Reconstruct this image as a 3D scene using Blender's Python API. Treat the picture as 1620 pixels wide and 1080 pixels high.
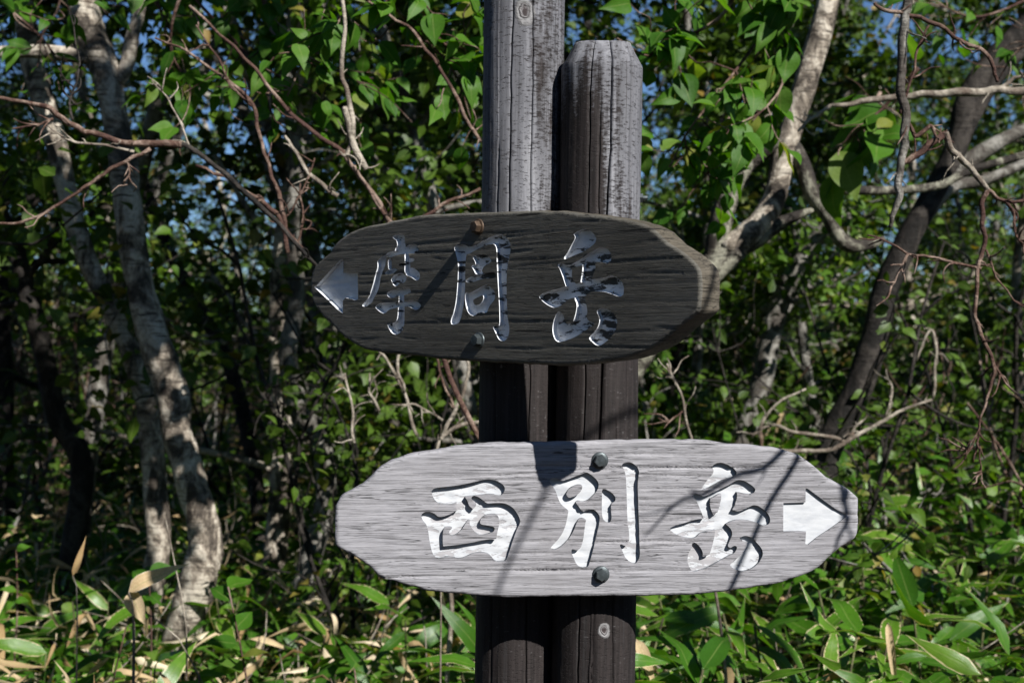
import bpy, math, random
import numpy as np
from mathutils import Vector, Matrix
from mathutils.geometry import delaunay_2d_cdt

for o in list(bpy.data.objects):
    bpy.data.objects.remove(o)
scene = bpy.context.scene
COL = scene.collection
ZC = 1.3                      # camera height
FPX = 2250.0                  # focal length in photo pixels (1620 wide)

# ------------------------------------------------------------------ camera
cam_d = bpy.data.cameras.new('camera')
cam = bpy.data.objects.new('camera', cam_d)
COL.objects.link(cam)
cam.location = (0, 0, ZC)
cam.rotation_euler = (math.radians(90), 0, 0)
cam_d.lens = 50
cam_d.sensor_width = 36
cam_d.clip_start = 0.05
cam_d.clip_end = 2000
cam_d.dof.use_dof = True
cam_d.dof.focus_distance = 2.07
cam_d.dof.aperture_fstop = 7.1
scene.camera = cam

# ------------------------------------------------------------------ light
SUN_AZ, SUN_EL = math.radians(38.0), math.radians(38.6)
S = Vector((math.sin(SUN_AZ) * math.cos(SUN_EL), -math.cos(SUN_AZ) * math.cos(SUN_EL), math.sin(SUN_EL)))
world = bpy.data.worlds.new('World')
scene.world = world
world.use_nodes = True
wn = world.node_tree.nodes
bgn = wn['Background']
sky = wn.new('ShaderNodeTexSky')
sky.sky_type = 'NISHITA'
sky.sun_disc = False
sky.sun_elevation = SUN_EL
sky.sun_rotation = math.atan2(S.x, S.y)
sky.altitude = 1500
sky.air_density = 0.95
sky.dust_density = 0.0
sky.ozone_density = 7.0
world.node_tree.links.new(sky.outputs[0], bgn.inputs[0])
bgn.inputs[1].default_value = 0.055
sun_d = bpy.data.lights.new('sun', 'SUN')
sun_d.energy = 5.0
sun_d.angle = math.radians(0.5)
sun_d.color = (1.0, 0.975, 0.935)
sun = bpy.data.objects.new('sun', sun_d)
COL.objects.link(sun)
sun.rotation_euler = S.to_track_quat('Z', 'Y').to_euler()
scene.view_settings.view_transform = 'Standard'
scene.view_settings.look = 'None'
scene.view_settings.gamma = 1
scene.view_settings.exposure = 0.75
scene.view_settings.use_curve_mapping = False
scene.cycles.max_bounces = 6
scene.cycles.diffuse_bounces = 2
scene.cycles.transmission_bounces = 3
scene.cycles.use_denoising = True

# ------------------------------------------------------------------ helpers
def P(px, py, D):
    """A photo pixel and a distance give a place in the world."""
    return np.array([(px - 810) / FPX * D, D, ZC - (py - 540) / FPX * D])

def _mesh(name, v, quads=None, tris=None, uv=None, rnd=None, smooth=True):
    v = np.asarray(v, dtype=np.float32)
    q = np.asarray(quads if quads is not None else np.zeros((0, 4)), dtype=np.int32).reshape(-1, 4)
    t = np.asarray(tris if tris is not None else np.zeros((0, 3)), dtype=np.int32).reshape(-1, 3)
    me = bpy.data.meshes.new(name)
    me.vertices.add(len(v))
    me.vertices.foreach_set('co', v.ravel())
    li = np.concatenate([q.ravel(), t.ravel()])
    me.loops.add(len(li))
    me.loops.foreach_set('vertex_index', li)
    n = len(q) + len(t)
    me.polygons.add(n)
    starts = np.concatenate([np.arange(len(q)) * 4, len(q) * 4 + np.arange(len(t)) * 3]).astype(np.int32)
    me.polygons.foreach_set('loop_start', starts)
    me.polygons.foreach_set('use_smooth', np.full(n, smooth))
    if uv is not None:
        l = me.uv_layers.new(name='UVMap')
        l.data.foreach_set('uv', np.asarray(uv, dtype=np.float32)[li].ravel())
    if rnd is not None:
        a = me.attributes.new('rnd', 'FLOAT', 'POINT')
        a.data.foreach_set('value', np.asarray(rnd, dtype=np.float32))
    me.update(calc_edges=True)
    me.validate()
    return me

def link(name, me, mat=None, parent=None, loc=None, rot=None):
    o = bpy.data.objects.new(name, me)
    COL.objects.link(o)
    if mat is not None and me is not None and not me.materials:
        me.materials.append(mat)
    if parent is not None:
        o.parent = parent
    if loc is not None:
        o.location = loc
    if rot is not None:
        o.rotation_euler = rot
    return o

def tag(o, label=None, cat=None, group=None, kind=None):
    if label: o['label'] = label
    if cat: o['category'] = cat
    if group: o['group'] = group
    if kind: o['kind'] = kind
    return o

def thing(name, label, cat, loc=(0, 0, 0), group=None):
    o = link(name, None, loc=loc)
    return tag(o, label, cat, group)

class Geo:
    """Collects vertices, quads and triangles of one mesh."""
    def __init__(s):
        s.v, s.q, s.t, s.uv, s.r, s.n = [], [], [], [], [], 0
    def add(s, v, q=None, t=None, uv=None, r=None):
        v = np.asarray(v, float)
        if q is not None and len(q): s.q.append(np.asarray(q) + s.n)
        if t is not None and len(t): s.t.append(np.asarray(t) + s.n)
        s.v.append(v)
        s.uv.append(np.zeros((len(v), 2)) if uv is None else np.asarray(uv, float))
        s.r.append(np.zeros(len(v)) if r is None else np.broadcast_to(np.asarray(r, float), (len(v),)))
        s.n += len(v)
    def mesh(s, name, smooth=True):
        cat = lambda l, k: np.concatenate(l) if l else np.zeros((0, k))
        return _mesh(name, np.concatenate(s.v), cat(s.q, 4), cat(s.t, 3), np.concatenate(s.uv), np.concatenate(s.r), smooth)

def catmull(pts, n, closed=False):
    pts = np.asarray(pts, float)
    m = len(pts)
    if closed:
        p = np.vstack([pts[-1:], pts, pts[:2]])
        segs = m
    else:
        p = np.vstack([2 * pts[:1] - pts[1:2], pts, 2 * pts[-1:] - pts[-2:-1]])
        segs = m - 1
    out = []
    for i in range(segs):
        a, b, c, d = p[i], p[i + 1], p[i + 2], p[i + 3]
        for k in range(n):
            t = k / n
            out.append(0.5 * (2 * b + (c - a) * t + (2 * a - 5 * b + 4 * c - d) * t * t + (3 * b - a - 3 * c + d) * t ** 3))
    if not closed:
        out.append(pts[-1])
    return np.array(out)

def tube(geo, pts, rad, sides=7, sub=3, wob=0.0, rng=None, cap=True):
    """A tapered, slightly irregular tube along a polyline."""
    pts = np.asarray(pts, float)
    rad = np.broadcast_to(np.asarray(rad, float), (len(pts),))
    if len(pts) > 2 and sub > 1:
        pr = catmull(np.column_stack([pts, rad]), sub)
        pts, rad = pr[:, :3], np.maximum(pr[:, 3], 1e-4)
    T = np.gradient(pts, axis=0)
    T /= np.linalg.norm(T, axis=1)[:, None] + 1e-9
    up = np.array([0, 0, 1.0]) if abs(T[0][2]) < 0.9 else np.array([1.0, 0, 0])
    N = np.cross(T[0], up); N /= np.linalg.norm(N)
    a = np.arange(sides) / sides * 2 * np.pi
    vs = []; L = 0; uvs = []; sd_ = rng.uniform(0, 90) if rng is not None else 0
    for i in range(len(pts)):
        N = N - T[i] * np.dot(N, T[i]); N /= np.linalg.norm(N) + 1e-9
        B = np.cross(T[i], N)
        rr = rad[i] * np.ones(sides)
        if wob and rng is not None:
            rr = rr * (1 + wob * 2.6 * (vnoise(np.cos(a) * 1.3 + 7.1 + sd_, np.sin(a) * 1.3 + L * 9 + 3) - 0.5) + wob * 1.4 * (vnoise(a * 2.2 + sd_, np.full(sides, L * 26)) - 0.5))
        if i: L += np.linalg.norm(pts[i] - pts[i - 1])
        vs.append(pts[i] + (np.cos(a) * rr)[:, None] * N + (np.sin(a) * rr)[:, None] * B)
        uvs.append(np.column_stack([a / 6.2832, np.full(sides, L)]))
    n = len(pts)
    v = np.concatenate(vs); uv = np.concatenate(uvs)
    i, j = np.meshgrid(np.arange(n - 1), np.arange(sides), indexing='ij')
    i, j = i.ravel(), j.ravel(); k = (j + 1) % sides
    q = np.column_stack([i * sides + j, i * sides + k, (i + 1) * sides + k, (i + 1) * sides + j])
    t = None
    if cap:
        v = np.vstack([v, pts[:1], pts[-1:]]); uv = np.vstack([uv, uv[:1], uv[-1:]])
        c0, c1 = n * sides, n * sides + 1
        jj = np.arange(sides); kk = (jj + 1) % sides
        t = np.vstack([np.column_stack([kk, jj, np.full(sides, c0)]),
                       np.column_stack([(n - 1) * sides + jj, (n - 1) * sides + kk, np.full(sides, c1)])])
    geo.add(v, q, t, uv, rng.random() if rng is not None else 0)

_lat = np.random.default_rng(7).random((256, 256))
def vnoise(x, y):
    """Smooth value noise, 0..1."""
    xi, yi = np.floor(x).astype(int), np.floor(y).astype(int)
    fx, fy = x - xi, y - yi
    fx, fy = fx * fx * (3 - 2 * fx), fy * fy * (3 - 2 * fy)
    g = lambda a, b: _lat[a % 256, b % 256]
    return (g(xi, yi) * (1 - fx) + g(xi + 1, yi) * fx) * (1 - fy) + (g(xi, yi + 1) * (1 - fx) + g(xi + 1, yi + 1) * fx) * fy

# ------------------------------------------------------------------ material helpers
class M:
    def __init__(s, name):
        s.m = bpy.data.materials.new(name); s.m.use_nodes = True
        s.t = s.m.node_tree; s.p = s.t.nodes['Principled BSDF']; s.out = s.t.nodes['Material Output']
    def n(s, typ, **kw):
        nd = s.t.nodes.new(typ)
        for k, v in kw.items():
            if k.startswith('i_'):
                k = k[2:]
                nd.inputs[int(k) if k.isdigit() else k].default_value = v
            else:
                setattr(nd, k, v)
        return nd
    def l(s, a, b):
        s.t.links.new(a, b)
    def coord(s, scale=(1, 1, 1), kind='Object', rot=(0, 0, 0)):
        c = s.n('ShaderNodeTexCoord'); mp = s.n('ShaderNodeMapping')
        mp.inputs['Scale'].default_value = scale; mp.inputs['Rotation'].default_value = rot
        s.l(c.outputs[kind], mp.inputs[0]); return mp.outputs[0]
    def noise(s, vec, scale, detail=4, rough=0.55, dist=0):
        nd = s.n('ShaderNodeTexNoise'); nd.inputs['Scale'].default_value = scale
        nd.inputs['Detail'].default_value = detail; nd.inputs['Roughness'].default_value = rough
        nd.inputs['Distortion'].default_value = dist
        s.l(vec, nd.inputs['Vector']); return nd.outputs['Fac']
    def ramp(s, fac, stops, interp='LINEAR'):
        nd = s.n('ShaderNodeValToRGB'); r = nd.color_ramp; r.interpolation = interp
        while len(r.elements) < len(stops): r.elements.new(0.5)
        for e, (p, c) in zip(r.elements, stops):
            e.position = p; e.color = (*c, 1) if hasattr(c, '__len__') else (c, c, c, 1)
        s.l(fac, nd.inputs[0]); return nd.outputs[0]
    def mix(s, fac, a, b, mode='MIX'):
        nd = s.n('ShaderNodeMix', data_type='RGBA', blend_type=mode)
        for sock, val in ((nd.inputs['Factor'], fac), (nd.inputs[6], a), (nd.inputs[7], b)):
            if isinstance(val, (int, float)): sock.default_value = val
            elif isinstance(val, tuple): sock.default_value = (*val, 1)
            else: s.l(val, sock)
        return nd.outputs[2]
    def math(s, op, a, b=0.0, clamp=False):
        nd = s.n('ShaderNodeMath', operation=op, use_clamp=clamp)
        for i, val in enumerate((a, b)):
            if isinstance(val, (int, float)): nd.inputs[i].default_value = val
            else: s.l(val, nd.inputs[i])
        return nd.outputs[0]
    def bump(s, h, strength, dist, prev=None):
        nd = s.n('ShaderNodeBump'); nd.inputs['Strength'].default_value = strength; nd.inputs['Distance'].default_value = dist
        s.l(h, nd.inputs['Height'])
        if prev is not None: s.l(prev, nd.inputs['Normal'])
        s.l(nd.outputs[0], s.p.inputs['Normal']); return nd.outputs[0]
    def done(s, col=None, rough=0.8, spec=0.3):
        if col is not None:
            if isinstance(col, tuple): s.p.inputs['Base Color'].default_value = (*col, 1)
            else: s.l(col, s.p.inputs['Base Color'])
        s.p.inputs['Roughness'].default_value = rough
        s.p.inputs['Specular IOR Level'].default_value = spec
        return s.m

def wood_board_mat(name, tint, dark, bs=0.5, fs=1.0):
    m = M(name)
    v1 = m.coord((7.0, 10, 185 * fs)); v2 = m.coord((11, 20, 500)); v3 = m.coord((1, 1, 1)); v4 = m.coord((4.5, 10, 150)); v5 = m.coord((30, 30, 800))
    a = m.noise(v1, 1.0, 6, 0.65, 0.25); b = m.noise(v2, 1.0, 5, 0.65, 0.4); c = m.noise(v3, 5.0, 4, 0.6); d = m.noise(v4, 1.0, 4, 0.55, 0.3); e = m.noise(v5, 1.0, 3, 0.6)
    col = m.ramp(a, [(0.3, tuple(x * 0.80 for x in tint)), (0.5, tint), (0.72, tuple(min(1, x * 1.12) for x in tint))])
    lines = m.ramp(b, [(0.38, 0.0), (0.47, 1.0)])
    col = m.mix(lines, tuple(x * 0.66 for x in tint), col)
    col = m.mix(m.ramp(e, [(0.42, 0.45), (0.52, 0.0)]), col, tuple(x * 0.45 for x in tint))
    col = m.mix(m.ramp(c, [(0.42, 0.0), (0.7, 0.55)]), col, dark)
    ctr = m.noise(m.coord((2.6, 12, 75)), 1.0, 4, 0.6, 0.5)
    ctl = m.ramp(m.math('ABSOLUTE', m.math('SUBTRACT', m.math('FRACT', m.math('MULTIPLY', ctr, 9.0)), 0.5)), [(0.02, 1.0), (0.075, 0.0)])
    ctl = m.math('MULTIPLY', ctl, m.ramp(m.noise(m.coord((6, 8, 40)), 1.0, 3), [(0.42, 0.0), (0.55, 1.0)]))
    col = m.mix(m.math('MULTIPLY', ctl, 0.85), col, tuple(x * 0.2 for x in tint))
    deep = m.math('SUBTRACT', m.ramp(d, [(0.315, 0.0), (0.35, 1.0)]), m.math('MULTIPLY', ctl, 0.6), True)
    col = m.mix(deep, tuple(x * 0.16 for x in tint), col)
    h = m.math('ADD', m.math('MULTIPLY', a, 0.7), m.math('MULTIPLY', lines, 0.7))
    h = m.math('ADD', h, m.math('MULTIPLY', deep, 1.2))
    bp = m.bump(h, bs, 0.0013)
    fine = m.noise(m.coord((60, 60, 900)), 1.0, 3)
    m.bump(fine, 0.5, 0.0007, bp)
    return m.done(col, 0.78, 0.25)

def post_mat(name, z0, z1, knots, xs=0.0):
    m = M(name)
    tc = m.n('ShaderNodeTexCoord'); sp = m.n('ShaderNodeSeparateXYZ'); m.l(tc.outputs['Object'], sp.inputs[0])
    va = m.coord((45, 45, 3.2)); vb = m.coord((95, 95, 270)); vc = m.coord((7, 7, 2.2)); vd = m.coord((160, 160, 7))
    a = m.noise(va, 1.0, 6, 0.65, 0.3); b = m.noise(vb, 1.0, 5, 0.7); c = m.noise(vc, 1.0, 5, 0.6); d = m.noise(vd, 1.0, 4, 0.6)
    # stain left on the timber: more below, worn to grey wood above
    g = m.n('ShaderNodeMapRange'); m.l(sp.outputs['Z'], g.inputs[0])
    g.inputs['From Min'].default_value = z0; g.inputs['From Max'].default_value = z1
    g.inputs['To Min'].default_value = -0.17; g.inputs['To Max'].default_value = 0.13
    s1 = m.math('ADD', m.math('MULTIPLY', c, 0.55), m.math('MULTIPLY', a, 0.25))
    s1 = m.math('ADD', s1, m.math('MULTIPLY', b, 0.20))
    s1 = m.math('ADD', s1, g.outputs[0])
    s1 = m.math('ADD', s1, m.math('MULTIPLY', sp.outputs['X'], xs))
    worn = m.ramp(s1, [(0.50, 0.0), (0.56, 1.0)])
    grey = m.ramp(a, [(0.3, (0.06, 0.06, 0.065)), (0.52, (0.135, 0.135, 0.147)), (0.74, (0.25, 0.25, 0.265))])
    checks = m.ramp(b, [(0.36, 0.0), (0.46, 1.0)])
    checks = m.math('MAXIMUM', checks, m.ramp(c, [(0.45, 0.0), (0.58, 0.8)]))
    grey = m.mix(checks, (0.045, 0.042, 0.045), grey)
    stain = m.ramp(d, [(0.35, (0.012, 0.0095, 0.009)), (0.65, (0.029, 0.023, 0.022))])
    stain = m.mix(m.ramp(b, [(0.62, 0.0), (0.70, 0.5)]), stain, (0.14, 0.135, 0.135))
    col = m.mix(worn, stain, grey)
    strk = m.noise(m.coord((70, 70, 1.6)), 1.0, 5, 0.65, 0.4)
    col = m.mix(m.ramp(strk, [(0.33, 0.75), (0.43, 0.0)]), col, (0.03, 0.027, 0.027))
    h = m.math('ADD', m.math('MULTIPLY', d, 0.5), m.math('MULTIPLY', checks, 0.5))
    for (kx, ky, kz, kr) in knots:
        dv = m.n('ShaderNodeVectorMath', operation='DISTANCE')
        mp = m.n('ShaderNodeMapping'); mp.inputs['Scale'].default_value = (1, 0.4, 0.75)
        m.l(tc.outputs['Object'], mp.inputs[0]); m.l(mp.outputs[0], dv.inputs[0])
        dv.inputs[1].default_value = (kx, ky * 0.4, kz * 0.75)
        dn = m.math('ADD', dv.outputs['Value'], m.math('MULTIPLY', m.math('SUBTRACT', m.noise(m.coord((90, 90, 90)), 1, 3), 0.5), kr * 0.7))
        q = m.math('DIVIDE', dn, kr)
        col = m.mix(m.ramp(q, [(0.85, 1.0), (1.1, 0.0)]), col, m.ramp(q, [(0.0, (0.04, 0.03, 0.03)), (0.25, (0.05, 0.04, 0.04)), (0.38, (0.2, 0.19, 0.19)), (0.5, (0.06, 0.055, 0.055)), (0.62, (0.23, 0.225, 0.225)), (0.9, (0.16, 0.155, 0.155))]))
        h = m.math('ADD', h, m.ramp(q, [(0.0, 0.0), (0.3, 0.0), (0.42, 0.8), (0.55, 0.3), (0.75, 0.9), (1.0, 0.0)]))
    m.bump(h, 0.6, 0.0022)
    return m.done(col, 0.75, 0.25)

def paint_mat(name, peel, under, k=1.0):
    m = M(name)
    v = m.coord((32, 32, 110))
    a = m.noise(v, 1.0, 6, 0.65, 0.4); b = m.noise(m.coord((6, 6, 260)), 1.0, 3, 0.6); big = m.noise(m.coord((1, 1, 1)), 9, 2)
    x = m.math('ADD', m.math('MULTIPLY', a, 0.7), m.math('MULTIPLY', big, 0.45))
    mask = m.ramp(x, [(peel, 1.0), (peel + 0.025, 0.0)])
    white = m.ramp(a, [(0.3, (0.40 * k, 0.415 * k, 0.44 * k)), (0.6, (0.53 * k, 0.54 * k, 0.555 * k))])
    crack = m.ramp(b, [(0.27, 1.0), (0.32, 0.0)])
    col = m.mix(m.math('MULTIPLY', crack, 0.5), white, (0.3, 0.3, 0.3))
    col = m.mix(mask, col, under)
    h = m.math('ADD', m.math('MULTIPLY', a, 0.5), m.math('MULTIPLY', m.math('SUBTRACT', 1.0, mask), 0.6))
    m.bump(h, 0.5, 0.0015)
    return m.done(col, 0.55 if k > 1 else 0.45, 0.3)

def bark_mat(name, light, mid, dark, lent=1.0):
    m = M(name)
    a = m.noise(m.coord((11, 11, 8)), 1.0, 8, 0.72, 0.6)
    b = m.noise(m.coord((9, 9, 95)), 1.0, 4, 0.6, 0.2)
    c = m.noise(m.coord((60, 60, 60)), 1.0, 4, 0.7)
    col = m.ramp(a, [(0.43, dark), (0.50, mid), (0.57, light)])
    col = m.mix(m.math('MULTIPLY', m.ramp(b, [(0.56, 0.0), (0.66, 1.0)]), lent), col, dark)
    col = m.mix(m.ramp(c, [(0.35, 0.5), (0.6, 0.0)]), col, tuple(x * 0.5 for x in mid))
    h = m.math('ADD', m.math('MULTIPLY', c, 0.5), m.math('ADD', a, m.math('MULTIPLY', b, -0.5)))
    m.bump(h, 0.8, 0.012)
    return m.done(col, 0.8, 0.2)

def leaf_mat(name, stops, trans, rough=0.48, spec=0.32, edge=None, stripes=False):
    m = M(name)
    at = m.n('ShaderNodeAttribute', attribute_name='rnd'); oi = m.n('ShaderNodeObjectInfo')
    r = m.math('FRACT', m.math('ADD', at.outputs['Fac'], oi.outputs['Random']))
    col = m.ramp(r, stops)
    n1 = m.noise(m.coord((1, 1, 1)), 35, 3)
    col = m.mix(m.ramp(n1, [(0.4, 0.0), (0.7, 0.35)]), col, tuple(x * 0.5 for x in stops[0][1]))
    uv = m.n('ShaderNodeTexCoord'); sp = m.n('ShaderNodeSeparateXYZ'); m.l(uv.outputs['UV'], sp.inputs[0])
    ax = m.math('ABSOLUTE', m.math('SUBTRACT', sp.outputs['X'], 0.5))
    mid = m.ramp(ax, [(0.0, 1.0), (0.045, 0.0)])
    col = m.mix(m.math('MULTIPLY', mid, 0.45), col, (0.22, 0.27, 0.08))
    if edge:
        wv = m.math('ADD', ax, m.math('MULTIPLY', m.math('SUBTRACT', m.noise(m.coord((1, 1, 1)), 22, 3), 0.5), 0.34))
        wv = m.math('ADD', wv, m.math('MULTIPLY', m.math('SUBTRACT', r, 0.62), 0.13))
        wv = m.math('ADD', wv, m.math('MULTIPLY', m.math('POWER', sp.outputs['Y'], 6.0), 0.06))
        col = m.mix(m.ramp(wv, [(0.466, 0.0), (0.496, 1.0)]), col, edge)
    if stripes:
        h = m.noise(m.coord((42, 1.5, 1), 'UV'), 1.0, 2)
    else:
        h = m.noise(m.coord((9, 14, 1), 'UV'), 1.0, 2)
    m.bump(h, 0.35, 0.002)
    m.done(col, rough, spec)
    tr = m.n('ShaderNodeBsdfTranslucent')
    m.l(m.mix(1.0, col, (1.5, 1.6, 0.35), 'MULTIPLY'), tr.inputs['Color'])
    mx = m.n('ShaderNodeMixShader'); mx.inputs[0].default_value = trans
    m.l(m.p.outputs[0], mx.inputs[1]); m.l(tr.outputs[0], mx.inputs[2]); m.l(mx.outputs[0], m.out.inputs[0])
    return m.m

MAT = {}
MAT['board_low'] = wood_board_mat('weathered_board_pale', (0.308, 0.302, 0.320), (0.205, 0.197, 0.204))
MAT['board_up'] = wood_board_mat('weathered_board_shade_toned', (0.150, 0.141, 0.120), (0.072, 0.064, 0.05), 0.6, 1.7)  # same wood as the lower board, its shade put into a darker tint
MAT['edge_up'] = wood_board_mat('end_grain_brown', (0.105, 0.09, 0.068), (0.05, 0.042, 0.028), 0.9)
MAT['wall_low'] = wood_board_mat('carving_wall_shade_grey', (0.20, 0.215, 0.235), (0.15, 0.155, 0.17))  # white recess walls coloured slate grey to carry the shadow in the cuts
MAT['paint_low'] = paint_mat('white_paint', 0.512, (0.36, 0.35, 0.36))
MAT['paint_up'] = paint_mat('white_paint_peeling', 0.497, (0.045, 0.045, 0.045), 1.55)  # upper paints made whiter in colour to offset the shade on that board
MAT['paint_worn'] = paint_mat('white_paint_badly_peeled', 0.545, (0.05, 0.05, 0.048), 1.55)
MAT['paint_arrow_up'] = paint_mat('white_paint_smooth_brightened', 0.36, (0.3, 0.3, 0.3), 1.55)
MAT['paint_arrow'] = paint_mat('white_paint_smooth', 0.20, (0.4, 0.4, 0.4))
MAT['birch'] = bark_mat('birch_bark', (0.56, 0.50, 0.41), (0.25, 0.21, 0.165), (0.04, 0.032, 0.026))
MAT['grey_bark'] = bark_mat('grey_bark', (0.29, 0.275, 0.245), (0.15, 0.14, 0.12), (0.06, 0.05, 0.042), 0.6)
MAT['dark_bark'] = bark_mat('dark_bark', (0.055, 0.047, 0.040), (0.025, 0.021, 0.018), (0.010, 0.009, 0.008), 0.4)  # bark darkened so trunks and stems read as standing in shade
MAT['lichen_bark'] = bark_mat('lichen_bark', (0.27, 0.26, 0.20), (0.055, 0.047, 0.038), (0.025, 0.021, 0.018), 0.3)
MAT['culm'] = bark_mat('bamboo_culm', (0.16, 0.16, 0.07), (0.10, 0.10, 0.045), (0.05, 0.045, 0.025), 0.3)
MAT['red_twig'] = bark_mat('red_twig', (0.26, 0.19, 0.15), (0.10, 0.058, 0.042), (0.06, 0.03, 0.025), 0.4)
MAT['pale_twig'] = bark_mat('pale_twig', (0.42, 0.37, 0.30), (0.22, 0.19, 0.15), (0.12, 0.09, 0.07), 0.5)
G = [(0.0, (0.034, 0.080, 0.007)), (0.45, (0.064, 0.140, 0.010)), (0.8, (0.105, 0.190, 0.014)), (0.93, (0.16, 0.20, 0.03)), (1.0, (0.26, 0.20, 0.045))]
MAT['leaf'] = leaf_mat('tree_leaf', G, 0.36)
MAT['leaf_far'] = leaf_mat('far_tree_leaf', [(0.0, (0.024, 0.050, 0.005)), (0.6, (0.056, 0.108, 0.008)), (0.93, (0.08, 0.14, 0.02)), (1.0, (0.22, 0.14, 0.03))], 0.24)  # greens lowered to deepen the shade in the wood behind
MAT['leaf_big'] = leaf_mat('broad_leaf', [(0.0, (0.034, 0.105, 0.009)), (0.6, (0.070, 0.175, 0.013)), (0.9, (0.10, 0.20, 0.03)), (1.0, (0.22, 0.22, 0.04))], 0.42, 0.5, 0.22)
MAT['sasa'] = leaf_mat('bamboo_leaf', [(0.0, (0.034, 0.105, 0.008)), (0.6, (0.068, 0.175, 0.011)), (1.0, (0.120, 0.225, 0.02))], 0.34, 0.32, 0.5, edge=(0.55, 0.46, 0.27), stripes=True)
MAT['straw'] = leaf_mat('dry_leaf', [(0.0, (0.30, 0.19, 0.085)), (0.5, (0.52, 0.40, 0.24)), (1.0, (0.66, 0.57, 0.42))], 0.2, 0.6, 0.2, stripes=True)
MAT['orange'] = leaf_mat('dry_orange_leaf', [(0.0, (0.50, 0.27, 0.07)), (0.5, (0.60, 0.42, 0.20)), (1.0, (0.62, 0.50, 0.34))], 0.25, 0.6, 0.2, edge=(0.68, 0.60, 0.46), stripes=True)
def _m(name, col, rough, metal=0.0):
    m = M(name); a = m.noise(m.coord((1, 1, 1)), 120, 4)
    c = m.ramp(a, [(0.35, tuple(x * 0.6 for x in col)), (0.65, col)])
    m.bump(a, 0.3, 0.0006); m.p.inputs['Metallic'].default_value = metal
    return m.done(c, rough, 0.4)
MAT['bolt'] = _m('galvanised_bolt', (0.085, 0.10, 0.105), 0.45, 0.6)
MAT['rust'] = _m('rusty_bolt', (0.085, 0.055, 0.035), 0.6, 0.4)
MAT['soil'] = None
m = M('forest_soil')
a = m.noise(m.coord((1, 1, 1)), 14, 6, 0.7); b = m.noise(m.coord((1, 1, 1)), 60, 4, 0.7)
m.bump(m.math('ADD', a, b), 0.9, 0.03)
MAT['soil'] = m.done(m.ramp(m.math('ADD', m.math('MULTIPLY', a, 0.5), m.math('MULTIPLY', b, 0.5)), [(0.35, (0.018, 0.013, 0.009)), (0.52, (0.05, 0.036, 0.022)), (0.66, (0.16, 0.115, 0.065))]), 0.9, 0.1)

# ------------------------------------------------------------------ ground
def ground_z(x, y):
    return 0.05 * np.sin(x * 0.9 + 1) * np.cos(y * 0.7) + 0.035 * np.maximum(0, y - 5) * (1 - np.clip((y - 5) / 60, 0, 0.8)) - 0.03
gx = np.concatenate([np.linspace(-300, -12, 12), np.linspace(-10, 10, 60), np.linspace(12, 300, 12)])
gy = np.concatenate([np.linspace(-300, -8, 10), np.linspace(-6, 20, 70), np.linspace(24, 400, 14)])
X, Y = np.meshgrid(gx, gy, indexing='ij')
v = np.column_stack([X.ravel(), Y.ravel(), ground_z(X, Y).ravel()])
i, j = np.meshgrid(np.arange(len(gx) - 1), np.arange(len(gy) - 1), indexing='ij')
i, j = i.ravel(), j.ravel(); n = len(gy)
q = np.column_stack([i * n + j, (i + 1) * n + j, (i + 1) * n + j + 1, i * n + j + 1])
tag(link('ground', _mesh('ground', v, q), MAT['soil']), 'dark leaf littered forest floor beneath the undergrowth', kind='structure')

# ================================================================== the signpost
sign = thing('signpost', 'weathered wooden trail signpost of two log posts carrying two carved boards', 'signpost', (0.07, 2.17, 0))
SP = np.array([0.07, 2.17, 0])

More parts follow.
